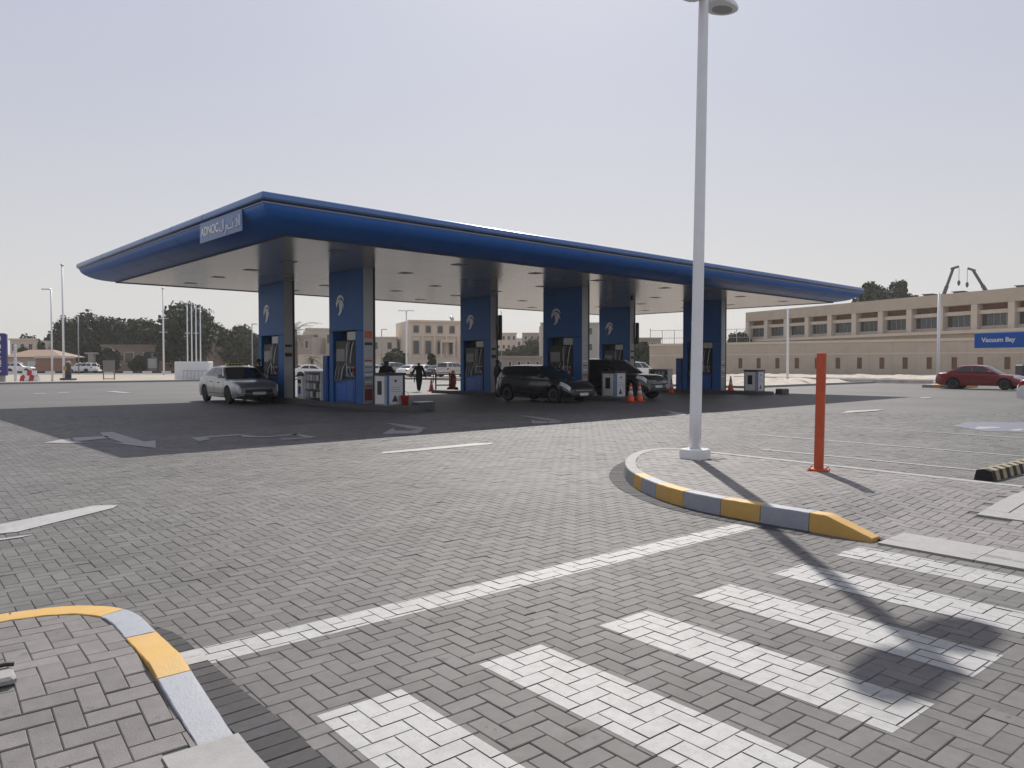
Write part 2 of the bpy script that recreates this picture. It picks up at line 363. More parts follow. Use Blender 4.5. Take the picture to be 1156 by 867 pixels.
def field(parent, nm, m, cand, zf, limit, stuffname, paintit=False):
    cand.sort(key=lambda c: c[0]); near, far = cand[:limit], cand[limit:]
    for d, cx, cy, hx, hy in near:
        tilt = (random.gauss(0,.004), random.gauss(0,.004)); dz = random.gauss(0,.0009)
        e = .03; sx = (zf(cx+e,cy)-zf(cx-e,cy))/(2*e)+tilt[0]; sy = (zf(cx,cy+e)-zf(cx,cy-e))/(2*e)+tilt[1]
        o = bpy.data.objects.new('paver', random.choice(TM[nm, 0 if hx > hy else 1])); COL.objects.link(o); o.parent = parent
        X, Y = N2W(cx, cy); o.location = (X, Y, zf(cx,cy)+dz)
        ex = Vector((1,0,sx)).normalized(); ey = Vector((0,1,sy)); ez = ex.cross(ey).normalized(); ey = ez.cross(ex)
        Mr = Matrix((ex, ey, ez)).transposed(); o.rotation_euler = (Matrix.Rotation(-PHI, 3, 'Z') @ Mr).to_euler()
        if paintit: paint_piece(cx, cy, hx-GAP/2, hy-GAP/2, tilt, dz)
    b = MB(); tones = []
    for d, cx, cy, hx, hy in far:
        odd = random.random() < .03; tilt = (random.gauss(0,.006 if not odd else .014), random.gauss(0,.006 if not odd else .014)); dz = random.gauss(0,.0009)-(.0025 if odd else 0)
        v, f = paver_geo(cx, cy, hx-GAP/2, hy-GAP/2, zf, tilt, dz, low=d > 9); b.add(v, f); tones += [random.random()]*len(v)
        if paintit and (d < 11 or d > 30): paint_piece(cx, cy, hx-GAP/2, hy-GAP/2, tilt, dz)
    if far: o = b.build(stuffname, m, parent, attr=tones); o['kind'] = 'stuff'
RSOLD = offset(RISL, .2); LSOLD = offset(LISL, .2)
cand = []
# fan in front of the camera
for cx, cy, hx, hy in herring(-16, 27, -14, 27):
    X, Y = N2W(cx, cy); r, f = W2C(X, Y)
    if f < 2.2 or f > 24 or abs(r) > .70*f+.5: continue
    p = (cx, cy)
    cor = [(cx-hx,cy-hy),(cx+hx,cy-hy),(cx+hx,cy+hy),(cx-hx,cy+hy)]
    if all(inside(q, RISL) for q in cor) or all(inside(q, LISL) for q in cor): continue
    if 1.0 < cx < 1.35 and cy < 4.9 and all(inside(q, LSOLD) for q in cor): continue
    cand.append((math.hypot(r, f) if abs(r) < .67*f else 30+f, cx, cy, hx, hy))
field(paving, 'g', M_paver, cand, flat, 300, 'block_field', True)
for i, (n, *_) in enumerate(ALLP):
    lab = ['white crosswalk bar nearest the left kerb, cut by the picture edge','second white crosswalk bar from the left kerb','third white crosswalk bar from the left kerb','fourth white crosswalk bar, the one under the nearer lamp shadow','fifth white crosswalk bar from the left kerb','last white crosswalk bar beside the dropped kerb slab','long white line between the two kerb noses'][i]
    x0, y0, x1, y1 = _; paint[i].add([(*N2W(x,y),-.0022) for x,y in ((x0,y0),(x1,y0),(x1,y1),(x0,y1))], [(0,1,2,3)], 1)
    o = paint[i].build(n, [M_paint, M_paint_joint], paving); o['label'] = lab
def sheet(name, m, polys, label, z=.007):
    b = MB()
    for p in polys:
        pts = [P(x, y) for x, y in p]; b.add([(X,Y,z) for X,Y in pts], [tuple(range(len(pts)))])
    o = b.build(name, m, paving)
    bm = bmesh.new(); bm.from_mesh(o.data); bmesh.ops.triangulate(bm, faces=bm.faces); 
    for f in bm.faces:
        if f.normal.z < 0: f.normal_flip()
    bm.to_mesh(o.data); bm.free(); o['label'] = label; return o
def z4(pts, s=3.21, ox=30, oy=470): return [(ox+x/s, oy+y/s) for x, y in pts]
def z5(pts): return z4(pts, 4.13, 400, 460)
def nsheet(name, m, x0, y0, x1, y1, label, z=.006):
    o = MB().add([(*N2W(x,y),z) for x,y in ((x0,y0),(x1,y0),(x1,y1),(x0,y1))], [(0,1,2,3)]).build(name, m, paving); o['label'] = label
sheet('turn_arrow', M_paint_old, [z4([(60,97),(150,80),(212,98)]), z4([(160,88),(170,78),(290,72),(300,80),(200,90)]), z4([(265,60),(310,57),(425,92),(468,88),(468,116),(400,108),(310,97),(352,97),(280,74)])], 'worn white turn arrow half in the canopy shadow')
sheet('lane_mark', M_paint_old, [z4([(595,78),(640,75),(670,84),(625,91)]), z4([(640,74),(770,65),(775,69),(650,79)]), z4([(770,65),(830,72),(830,77),(785,76)]), z4([(830,73),(900,71),(900,75),(830,77)]), z4([(895,70),(990,63),(990,67),(905,73)]), z4([(975,64),(1055,76),(1020,79),(960,67)]), z4([(920,82),(1020,77),(1040,79),(925,86)])], 'worn square lane mark on the shaded paving')
sheet('curved_arrow', M_paint_old, [z5([(150,75),(180,75),(335,95),(335,106),(250,98)]), z5([(335,100),(300,122),(260,123),(260,109),(290,104)]), z5([(130,124),(180,96),(190,109),(262,109),(262,123)])], 'white curved arrow in the shade before the first island')
sheet('curved_arrow', M_paint_old, [z5([(770,38),(820,41),(970,61),(950,66),(880,58)]), z5([(970,61),(955,73),(900,75),(905,65)]), z5([(826,75),(828,58),(850,64),(910,65),(905,75)])], 'white curved arrow in the shade before the middle island')
sheet('curved_arrow', M_paint_old, [[(744,463),(757,464.5),(776,467),(772,469),(752,468.5),(760,466.5)]], 'white curved arrow half hidden behind the lamp post')
sheet('lane_line', M_paint_old, [z5([(115,218),(140,208),(560,168),(650,167),(640,172),(300,203)])], 'short white line in the sun before the canopy shadow')
sheet('lane_line', M_paint, [[(-30,606),(-30,598.5),(105,571.5),(133,570.5),(128,574),(20,601)], [(-30,613),(40,603.5),(25,607),(-30,615)]], 'broad white line at the left picture edge')
sheet('parking_line', M_paint_old, [[(950,466.5),(957,464),(999,462),(990,464)]], 'small white dash beyond the orange post')
sheet('parking_line', M_paint_old, [[(118,442),(130,441.6),(149,443.6),(140,444)]], 'white dash beyond the canopy shadow on the left')
sheet('parking_line', M_paint_old, [[(36,444.2),(52,443.8),(52,444.4),(40,444.8)],[(64,443.3),(78,442.8),(78,443.4),(66,443.9)]], 'faint white dashes near the far left kerb')
sheet('parking_line', M_paint_old, [[(1038,449),(1052,448.3),(1050,449.4),(1040,450)]], 'short white dash in front of the red car')
for i, (x, y0, y1) in enumerate(((12.15, -2, 7.6), (14.6, -2, 9.4), (18.2, -2, 9), )):
    nsheet('parking_line', M_paint_old, x, y0, x+.1, y1, ['parking bay line just behind the kerbed island','middle parking bay line behind the kerbed island','farthest parking bay line behind the kerbed island'][i])
sheet('accessible_bay', M_paint_blue, [[(1075,481),(1092,476.5),(1200,477.5),(1200,489),(1110,487)]], 'faded blue painted parking bay at the right picture edge', .006)
sheet('bay_symbol', M_paint_old, [[(1100,484.5),(1104,482),(1130,482.4),(1128,483.4),(1108,484.8)],[(1136,486.2),(1150,484.6),(1158,484.8),(1150,487)]], 'white strokes of the symbol on the blue bay', .01)

# --- islands: top bed, pavers, kerb stones, soldier course
def clip_poly(poly, conv):
    n = len(conv); ar = sum(conv[i][0]*conv[(i+1)%n][1]-conv[(i+1)%n][0]*conv[i][1] for i in range(n))
    if ar < 0: conv = conv[::-1]
    for i in range(n):
        (ax, ay), (bx, by) = conv[i], conv[(i+1)%n]; out = []
        def sd(p): return (bx-ax)*(p[1]-ay)-(by-ay)*(p[0]-ax)
        for k in range(len(poly)):
            p, q = poly[k], poly[(k+1)%len(poly)]; a_, b_ = sd(p), sd(q)
            if a_ >= 0: out.append(p)
            if (a_ < 0) != (b_ < 0): t = a_/(a_-b_); out.append((p[0]+(q[0]-p[0])*t, p[1]+(q[1]-p[1])*t))
        poly = out
        if not poly: return []
    return poly
def island(name, outl, kerbrange, zf, label, pal, camlim, soldier, sold_rng):
    inn = offset(outl, -.125)
    xs = [p[0] for p in inn]; ys = [p[1] for p in inn]
    root = None; b = MB(); st = .1
    nx, ny = int((max(xs)-min(xs))/st)+2, int((max(ys)-min(ys))/st)+2
    o0 = offset(outl, -.05)
    vid = {}
    def vv(i, j):
        if (i,j) not in vid:
            x, y = min(xs)+i*st-.1, min(ys)+j*st-.1; X, Y = N2W(x, y); vid[i,j] = len(b.v); b.v.append((X, Y, zf(x,y)-.0075))
        return vid[i,j]
    for i in range(nx+1):
        for j in range(ny+1):
            q = [(min(xs)+(i+a)*st-.1, min(ys)+(j+c)*st-.1) for a, c in ((0,0),(1,0),(1,1),(0,1))]
            if all(inside(p, o0) for p in q): b.f.append((vv(i,j),vv(i+1,j),vv(i+1,j+1),vv(i,j+1))); b.mi.append(0)
    root = b.build(name, M_sandjoint); struct(root, label)
    cand = []; cuts = []
    for cx, cy, hx, hy in herring(min(xs), max(xs), min(ys), max(ys)):
        cor = [(cx-hx,cy-hy),(cx+hx,cy-hy),(cx+hx,cy+hy),(cx-hx,cy+hy)]
        ins_ = [inside(q, offs_in[name]) for q in cor]
        if not any(ins_): continue
        if any(inside((cx,cy), h) for h in holes[name]): continue
        X, Y = N2W(cx, cy); r, f = W2C(X, Y)
        if f < camlim or abs(r) > .72*f+.3: continue
        if not all(ins_): cuts.append((math.hypot(r,f), cx, cy, hx, hy)); continue
        cand.append((math.hypot(r,f) if abs(r) < .69*f else 30+f, cx, cy, hx, hy))
    cb = MB(); ct = []
    for dd_, cx, cy, hx, hy in cuts:     # blocks cut to the kerb line
        g_ = GAP/2; pl = clip_poly([(cx-hx+g_,cy-hy+g_),(cx+hx-g_,cy-hy+g_),(cx+hx-g_,cy+hy-g_),(cx-hx+g_,cy+hy-g_)], offs_in[name])
        if len(pl) < 3 or abs(sum(pl[i][0]*pl[(i+1)%len(pl)][1]-pl[(i+1)%len(pl)][0]*pl[i][1] for i in range(len(pl)))) < .0016: continue
        mx, my = sum(p[0] for p in pl)/len(pl), sum(p[1] for p in pl)/len(pl); n_ = len(pl); dz = random.gauss(0,.001)
        if name == 'kerbed_island': cb = MB(); ct = []
        v = [(*N2W(x,y), zf(x,y)-.008+dz) for x,y in pl]+[(*N2W(x+(mx-x)*.04,y+(my-y)*.04), zf(x,y)+dz) for x,y in pl]
        cb.add(v, [tuple(range(n_,2*n_))]+[(i,(i+1)%n_,n_+(i+1)%n_,n_+i) for i in range(n_)]); ct += [random.random()]*len(v)
        if name == 'kerbed_island': cb.build('cut_paver', M_paver_isl, root, attr=ct)
    if name != 'kerbed_island' and cb.v: o = cb.build('cut_pavers', M_paver_isl, root, attr=ct); o['kind'] = 'stuff'
    field(root, 'i', M_paver_isl, cand, zf, 300, 'block_field')
    return root
offs_in = {'traffic_island': offset(RISL, -.144), 'kerbed_island': offset(LISL, -.143)}
holes = {'traffic_island': [[(8.05,-1),(9.75,-1),(9.75,2.72),(8.05,2.72)], [(9.0,6.4),(9.32,6.4),(9.32,6.72),(9.0,6.72)]], 'kerbed_island': [[(.8,-1),(1.2,-1),(1.2,3.1),(.8,3.1)]]}
isl_r = island('traffic_island', RISL, None, z_right, 'raised block paved island with a rounded yellow and grey kerb, carrying the lamp post', None, 4, None, None)
isl_l = island('kerbed_island', LISL, None, z_left, 'block paved island corner with painted kerb at the lower left of the picture', None, 2.2, None, None)

def kerb_run(parent, outl, a, b, zf, lens, mats, width=.15, drop=None, name='kerb_stone', gap=.007, step=.02):
    """painted kerb stones following the outline between two of its vertices"""
    pts = dens(outl, a, b, step); n = len(pts)
    nor = []
    for i in range(n):
        d = (pts[min(i+1,n-1)]-pts[max(i-1,0)]).normalized(); q = Vector((d.y,-d.x))
        nor.append(q)
    tst = pts[n//2]+nor[n//2]*.05
    if inside(tst, outl): nor = [-q for q in nor]
    i = 0; k = 0
    while i < n-2:
        j = min(n-1, i+max(2, int(round(lens[k % len(lens)]/step)))); mb = MB(); rows = []
        idx = list(range(i, j+1, 2));
        if idx[-1] != j: idx.append(j)
        for q in idx:
            p, nn = pts[q], nor[q]; t = (pts[min(q+1,n-1)]-pts[max(q-1,0)]).normalized()
            sh = t*(gap/2 if q == i else -gap/2 if q == j else 0)
            z = zf(p.x-nn.x*.06, p.y-nn.y*.06)+.004 if drop is None else drop(p)
            sec = [(-width,-.05),(-width,z-.003),(-width+.004,z),(-.03,z),(-.007,z-.001),(-.001,z-.009),(.012*clamp(z/KH),-.012),(.012*clamp(z/KH),-.05)]
            ro = []
            for o, zz in sec:
                w = p+nn*(o+random.uniform(-.0012,.0012))+sh; X, Y = N2W(w.x, w.y); ro.append((X, Y, zz+random.uniform(-.0012,.0012)))
            rows.append(ro)
        m = len(rows[0]); v = [p for r in rows for p in r]; f = []
        for r in range(len(rows)-1):
            for c in range(m): f.append((r*m+c, r*m+(c+1)%m, (r+1)*m+(c+1)%m, (r+1)*m+c))
        f.append(tuple(range(m))); f.append(tuple((len(rows)-1)*m+c for c in range(m))[::-1])
        o = mb.add(v, f).build(name, mats[k % len(mats)], parent, weld=True, auto=R(18))
        i = j; k += 1
def rdrop(p): return max(.012, KH*clamp((p.y-2.9)/.52)+.004) if p.x < 8 else KH+.004
ksteps = [.50,.42,.42,.48,.48,.48,.40,.40,.40,.40,.40,.4,.4,.4,.4,.4]
kerb_run(isl_r, RISL[1:]+RISL[:1], 0, 16, z_right, [.58,.5,.46,.54,.58,.46,.34,.5]+[.5]*20, [M_kyel, M_kgrey]*3+[M_kyel]+[M_conc]*30, drop=rdrop)
def ldrop(p): return max(.026, KH*clamp((p.y-3.02)/.7)+.006)
kerb_run(isl_l, LISL[::-1], 6, 13, z_left, [.63,.5,.54,.6], [M_kyel, M_kgrey], drop=ldrop)
kerb_run(isl_l, LISL[::-1], 0, 6, z_left, [.5], [M_kyel, M_kgrey], drop=ldrop)
# dropped concrete slabs
def slab(parent, x0, y0, x1, y1, zf, name='concrete_slab', label=None, m=M_conc, th=.05, n=4):
    b = MB()
    b.grid(lambda u, w: (*N2W(x0+(x1-x0)*u, y0+(y1-y0)*w), zf(x0+(x1-x0)*u, y0+(y1-y0)*w)), n, n)
    nb = len(b.v); b.grid(lambda u, w: (*N2W(x0+(x1-x0)*u, y0+(y1-y0)*w), zf(x0+(x1-x0)*u, y0+(y1-y0)*w)-th), n, n)
    k = n+1
    per = [i*k for i in range(n)]+[n*k+j for j in range(n)]+[i*k+n for i in range(n,0,-1)]+[j for j in range(n,0,-1)]
    for a, c in zip(per, per[1:]+per[:1]): b.f.append((a, c, nb+c, nb+a)); b.mi.append(0)
    o = b.build(name, m, parent, weld=True)
    if label: o['label'] = label
for k in range(5): slab(isl_r, 6.53, 2.95-.75*(k+1)+.004, 7.06, 2.95-.75*k-.004, lambda x, y: .016+max(0,(x-6.5))*.02)
slab(isl_r, 8.08, .2, 8.28, 2.7, lambda x,y: z_right(x,y)+.012, label='pale concrete edging of the ramp slab at the right')
slab(isl_r, 8.284, 2.5, 9.72, 2.7, lambda x,y: z_right(x,y)+.012)
slab(isl_r, 8.286, .2, 9.72, 2.496, lambda x,y: z_right(x,y)+.004, m=M_conc, label='pale paved inset framed by pale concrete')
for k in range(3): slab(isl_l, .79, 3.07-.6*(k+1)+.004, 1.085, 3.07-.6*k-.004, lambda x, y: z_left(x, y)+.008)
# dark soldier course around the kerbs
def soldier(parent, outl, a, b, length=.2):
    pts = dens(outl, a, b, .1); n = len(pts); nor = []
    for i in range(n):
        d = (pts[min(i+1,n-1)]-pts[max(i-1,0)]).normalized(); nor.append(Vector((d.y,-d.x)))
    if inside(pts[n//2]+nor[n//2]*.05, outl): nor = [-q for q in nor]
    for i in range(n-1):
        p0, p1, n0, n1 = pts[i], pts[i+1], nor[i], nor[i+1]; t = (p1-p0).normalized()*.002
        def at(p, q, o): w = p+q*o; return N2W(w.x, w.y)
        a_, b_, c_, d_ = at(p0+t,n0,.016), at(p1-t,n1,.016), at(p1-t,n1,.016+length), at(p0+t,n0,.016+length)
        cx = sum(q[0] for q in (a_,b_,c_,d_))/4; cy = sum(q[1] for q in (a_,b_,c_,d_))/4
        dz = random.gauss(0,.0008); v = [(x,y,-.008) for x,y in (a_,b_,c_,d_)]+[(x,y,.0015+dz) for x,y in (a_,b_,c_,d_)]+[(x+(cx-x)*.03,y+(cy-y)*.08,.005+dz) for x,y in (a_,b_,c_,d_)]
        f = [(8,9,10,11)]+[(k*4+q,k*4+(q+1)%4,k*4+4+(q+1)%4,k*4+4+q) for k in range(2) for q in range(4)]
        MB().add(v, f).build('border_block', M_paver_dark, parent, weld=True, attr=None).data.attributes.new('tone','FLOAT','POINT').data.foreach_set('value', [random.random()]*12)
soldier(isl_l, LISL[::-1], 7, 15)
for k in (0,1): nsheet('lane_line', M_paint, 1.068, 4.001+.1*k, 1.27, 4.098+.1*k, 'white paint of the long line on the dark border blocks', .0085)
soldier(isl_r, RISL[1:]+RISL[:1], 1, 12)
# white foot of a post at the left picture edge
t = thing('sign_foot', 'white painted foot plate with a black bolt bar at the left picture edge', 'post base', (*N2W(.33,3.93), KH+.004), -PHI)
MB().rbox(-.09,-.09,0,.08,.06,.03,.012).build('foot_plate', M_conc, t)
MB().tube([(-.09,.03,.045),(.05,.05,.045),(.085,.045,.04)], .011).build('bolt_bar', M_dark, t)
MB().tube([(-.06,-.04,.02),(-.06,-.04,.16)], .028, 12).build('post', M_white, t)
# ---------------------------------------------------------------- canopy
X0, X1, Y0, Y1, ZT, ZS = 7.82, 42.05, 17.4, 35.2, 5.7, 4.92
can = thing('station_canopy', 'wide blue edged filling station canopy with pale metal underside', 'canopy', (0,0,0))
def sweep(prof, m, name, parent, inv=False):
    """profile (inset, z) swept round the rectangle"""
    b = MB(); k = len(prof)
    for ins, z in prof:
        b.v += [(X0+ins,Y0+ins,z),(X1-ins,Y0+ins,z),(X1-ins,Y1-ins,z),(X0+ins,Y1-ins,z)]
    for i in range(k-1):
        for c in range(4): b.f.append((i*4+c,(i+1)*4+c,(i+1)*4+(c+1)%4,i*4+(c+1)%4)); b.mi.append(0)
    return b.build(name, m, parent, auto=R(40))
sweep([(.5,ZT+.03),(.12,ZT+.02),(.05,ZT),(.01,ZT-.05),(0,ZT-.11),(.01,ZT-.17),(.05,ZT-.21),(.10,ZT-.215)], M_lip, 'roof_edge_band', can)
sweep([(.10,ZT-.216),(.075,ZT-.225),(.075,ZT-.25),(.11,ZT-.255)], M_trim, 'edge_trim', can)
hull = [(.10,ZT-.256),(.105,ZT-.30),(.15,ZT-.38),(.24,ZT-.47),(.38,ZT-.56),(.58,ZT-.65),(.82,ZT-.715),(1.05,ZT-.755),(1.22,ZT-.775)]
sweep(hull, M_fascia, 'fascia', can)
def seam(pts):                        # shut joint between two cladding sheets
    MB().tube(pts, .0045, 4).build('panel_seam', M_dark, can)
for k in range(1, 12):
    xs_ = X0+1.3+(X1-X0-2.6)*k/12
    seam([(xs_, Y0+i, z) for i, z in hull]); seam([(xs_, Y0+i-.001, z) for i, z in ((.05,ZT),(.01,ZT-.05),(0,ZT-.11),(.01,ZT-.17),(.05,ZT-.21))])
for k in range(1, 6):
    ys_ = Y0+1.3+(Y1-Y0-2.6)*k/6
    if k > 1: seam([(X0+i, ys_, z) for i, z in hull])
    seam([(X0+i-.001, ys_, z) for i, z in ((.05,ZT),(.01,ZT-.05),(0,ZT-.11),(.01,ZT-.17),(.05,ZT-.21))])
roof = MB().box(X0+.45,Y0+.45,ZT-.05,X1-.45,Y1-.45,ZT+.031).build('roof_deck', M_white, can)
# soffit: sheets side by side with narrow joints
NX, NY = 11, 1
si = MB(); pw = (X1-X0-2.4)/NX
for i in range(NX):
    MB().box(X0+1.2+i*pw+.004, Y0+1.2, ZS, X0+1.2+(i+1)*pw-.004, Y1-1.2, ZS+.06).build('soffit_panel', M_soff, can)
MB().box(X0+1.21,Y0+1.21,ZS+.055,X1-1.21,Y1-1.21,ZS+.1).build('soffit_backing', M_darkg, can)
for a, b_ in (((X0+1.17,Y0+1.17),(X1-1.17,Y0+1.2)),((X0+1.17,Y1-1.2),(X1-1.17,Y1-1.17)),((X0+1.17,Y0+1.2),(X0+1.2,Y1-1.2)),((X1-1.2,Y0+1.2),(X1-1.17,Y1-1.2))):
    MB().box(a[0],a[1],ZS-.03,b_[0],b_[1],ZS+.06).build('soffit_edge_strip', M_darkg, can)
for x in (11.4,16.0,19.6,23.1,27.6,31.2,33.9,38.2):
    for y in (20.1,23.3,26.3,29.3,32.3):
        f = MB().rbox(x-.21,y-.21,ZS-.010,x+.21,y+.21,ZS+.01,.006).build('downlight', M_darkg, can)
        MB().box(x-.17,y-.17,ZS-.013,x+.17,y+.17,ZS-.0105).build('diffuser', M_grey, f)
cam_dome = MB().lathe([(.0,-.16),(.07,-.15),(.1,-.1),(.1,0)][::-1], 12, (30.2,24,ZS)).build('camera_dome', M_dark, can)
# brand panel on the left fascia
sx = X0+.09
sp = MB().box(sx-.03, Y0+1.3, 4.93, sx+.0, Y0+4.15, 5.475).build('brand_panel', M_stl, can)
Mt = Matrix.Translation((sx-.034, Y0+3.42, 5.2)) @ Matrix(((0,0,-1,0),(-1,0,0,0),(0,1,0,0),(0,0,0,1)))
text_mesh('ADNOC', 'lettering', .34, M_white, sp, Mt, .006, bold=.006)
def stroke(pts, r, b):               # lettering stroke on the panel: (along from the panel's right end, height)
    b.tube([(sx-.036, Y0+1.3+q, 4.93+h) for q, h in pts], r, 6)
ab = MB(); w = .022
stroke([(.12,.42),(.12,.14)], w, ab)                                   # alef
stroke([(.30,.34),(.24,.24),(.25,.15),(.40,.14)], w, ab)               # dal
stroke([(.52,.27),(.52,.14),(.86,.14)], w, ab); stroke([(.56,.36),(.57,.36)], w*1.2, ab)   # nun
stroke([(.86,.14),(.87,.25),(.96,.25),(.97,.14),(.99,.07),(1.08,.05)], w, ab)        # waw
stroke([(1.16,.44),(1.16,.18),(1.2,.14),(1.38,.14),(1.40,.24)], w, ab)                    # kaf
ab.build('lettering', M_white, sp)

# ---------------------------------------------------------------- fuel columns
def emblem(parent, yc, zc, s, x):
    """white bird head emblem: a crest arc, a hooked beak side and a sweeping neck"""
    b = MB()
    def poly(pts): b.prism([(p[0]*s, p[1]*s) for p in pts], 0, .012, fn=lambda p: (x-p[2], yc-p[0], zc+p[1]))
    poly([(-.42,.18),(-.36,.30),(-.2,.43),(.02,.48),(.24,.40),(.40,.22),(.42,.05),(.34,.16),(.2,.27),(.0,.31),(-.22,.25)])
    poly([(-.46,.12),(-.25,.2),(-.05,.23),(.1,.2),(-.1,.1),(-.26,-.02),(-.36,-.1),(-.43,-.28),(-.48,-.05)])
    poly([(-.06,.08),(.14,.18),(.28,.06),(.38,-.12),(.40,-.36),(.33,-.2),(.24,-.06),(.26,-.25),(.16,-.5),(-.02,-.68),(-.24,-.74),(-.20,-.64),(-.10,-.52),(-.08,-.3),(-.14,-.12)])
    return b.build('emblem', M_white, parent)
CW, CTK = 2.4, .52
def fuel_column(x, y, label, blocks):
    """x: face towards the camera, y: near end; wide face looks along -X"""
    t = thing('fuel_column', label, 'column', (x, y, .152), 0, 'blue fuel columns under the canopy'); z1 = ZS-.154
    MB().rbox(.02,.0,2.62,CTK-.05,CW,z1,.02).build('upper_cladding', M_blue, t)
    MB().box(.012,.0,2.60,CTK-.05,CW,2.619).build('joint_strip', M_darkg, t)
    MB().rbox(.02,.0,0,CTK-.05,.52,2.599,.015).build('side_panel', M_blue, t)
    MB().rbox(.02,CW-.28,0,CTK-.05,CW,2.599,.015).build('side_panel', M_blue, t)
    MB().box(.42,.52,0,.46,CW-.28,2.599).build('rear_panel', M_dark, t)
    e = MB().box(.03,-.022,0,CTK-.11,-.001,z1).build('end_panel', M_grey, t)
    MB().box(CTK-.11,-.03,0,CTK-.02,-.001,z1).build('end_edge', M_dark, t)
    for z, h, m in blocks: MB().box(.07,-.03,z,CTK-.15,-.0225,z+h).build('end_sticker', m, e)
    emblem(t, CW-.85, 3.62, .62, .018)
    # dispenser in the bay
    d = MB().rbox(.06,.62,0,.40,CW-.36,.86,.02).build('dispenser_cabinet', mat('panel_blue_bright', (.012,.06,.25), .35), t)
    MB().box(.052,.75,.1,.0605,1.2,.78).build('cabinet_door', M_signblue, d)
    MB().box(.052,1.23,.1,.0605,1.9,.78).build('cabinet_door', M_signblue, d)
    hd = MB().rbox(.08,.62,.862,.40,CW-.36,2.25,.02).build('dispenser_head', M_dark, t)
    MB().box(.07,1.35,1.5,.0805,1.95,1.95).build('display', M_win, hd)
    MB().box(.07,.7,.95,.0805,1.25,1.3).build('price_plate', M_grey, hd)
    MB().rbox(.03,.55,2.26,.30,1.12,2.56,.02).build('topper_sign', M_lit, t)
    for k in range(4):
        yy = .70+k*.13; b = MB()
        pts = [(.06,yy,2.2),(.0,yy+.01,2.05),(-.05,yy+.05*(-1)**k,1.6),(-.04,yy+.09*(-1)**k,1.15),(.0,yy+.04,.98),(.04,yy,1.2)]
        sm = []
        for i in range(len(pts)-1):
            for q in range(4): sm.append(Vector(pts[i]).lerp(Vector(pts[i+1]), q/4))
        sm.append(Vector(pts[-1])); h = b.tube(sm, .016, 6).build('hose', [M_white, M_dark, M_grey, M_white][k], t, smooth=True)
        MB().tube([(.0,yy,1.0),(.03,yy,1.12),(.06,yy,1.25)], [.012,.03,.035], 6).build('nozzle', [M_red, M_dark, M_signblue, M_dark][k], t)
    for k in range(3):
        yy = 1.3+k*.22; b = MB(); pts = [(.06,yy,1.45),(-.04,yy+.04,1.2),(-.06,yy+.1,.85),(-.02,yy+.2,.72),(.04,yy+.22,1.1)]
        b.tube(pts, .015, 6).build('hose', M_grey if k else M_white, t, smooth=True)
    return t
BL1 = [(2.30,.26,mat('sticker_orange',(.55,.12,.03),.5)),(2.06,.1,M_dark),(1.5,.05,M_red),(1.36,.09,M_lit),(1.27,.03,M_signblue),(1.1,.03,M_signblue),(.98,.08,M_lit),(.9,.03,M_signblue),(.72,.09,M_lit),(.6,.03,M_red),(.12,.4,mat('sticker_maroon',(.2,.03,.03),.5))]
BL2 = [(2.1,.1,M_dark),(1.7,.16,M_dark)]
BL3 = [(1.5,.06,M_lit),(1.3,.06,M_red),(1.1,.06,M_lit),(.9,.06,M_red),(.7,.06,M_lit)]
XI = [13.95, 24.5, 35.1]; YN = [22.95, 22.25, 21.95]; YF = [29.1, 28.35, 28.05]
names_n = ['blue fuel column with orange sticker end, nearest the camera','blue fuel column rising between the two dark vehicles','blue fuel column partly hidden behind the tall lamp post']
names_f = ['blue fuel column beside the silver taxi','blue fuel column behind the walking man and red extinguisher trolley','blue fuel column behind the dark off-roader']
for i in range(3):
    fuel_column(XI[i], YN[i], names_n[i], [BL1, BL3, BL3][i]); fuel_column(XI[i], YF[i], names_f[i], [BL2, BL2, BL2][i])
# ---------------------------------------------------------------- pump islands
ILAB = ['low dark pump island under the left pair of fuel columns','low dark pump island under the middle pair of fuel columns','low dark pump island under the right pair of fuel columns']
for i in range(3):
    a, b_ = YN[i]-2.75, YF[i]+4.6; x = XI[i]; xa, xb = x-.22, x+.95
    n = 10; poly = [(xa,b_),(xa,a+.5)]+[(xa+(xb-xa)/2-(xb-xa)/2*math.cos(math.pi*k/n), a+.5-.5*math.sin(math.pi*k/n)) for k in range(1,n)]+[(xb,a+.5),(xb,b_)]
    t = thing('pump_island', ILAB[i], 'pump island', (0,0,0), 0, 'pump islands under the canopy')
    MB().prism(poly, -.01, .15).build('kerb', mat('island_concrete', (.085,.082,.082), .8, var=.15, scale=6), t)
    ins = [(x+.36+(px-x-.36)*.82, py if py > a+.6 else py+.09) for px, py in poly]
    # top lies 2 mm over the kerb so the columns (at .152) stand on it
    MB().prism(ins, .1, .1515).build('island_top', mat('island_top', (.12,.117,.115), .8, var=.12, scale=6), t)
Z_I = .152
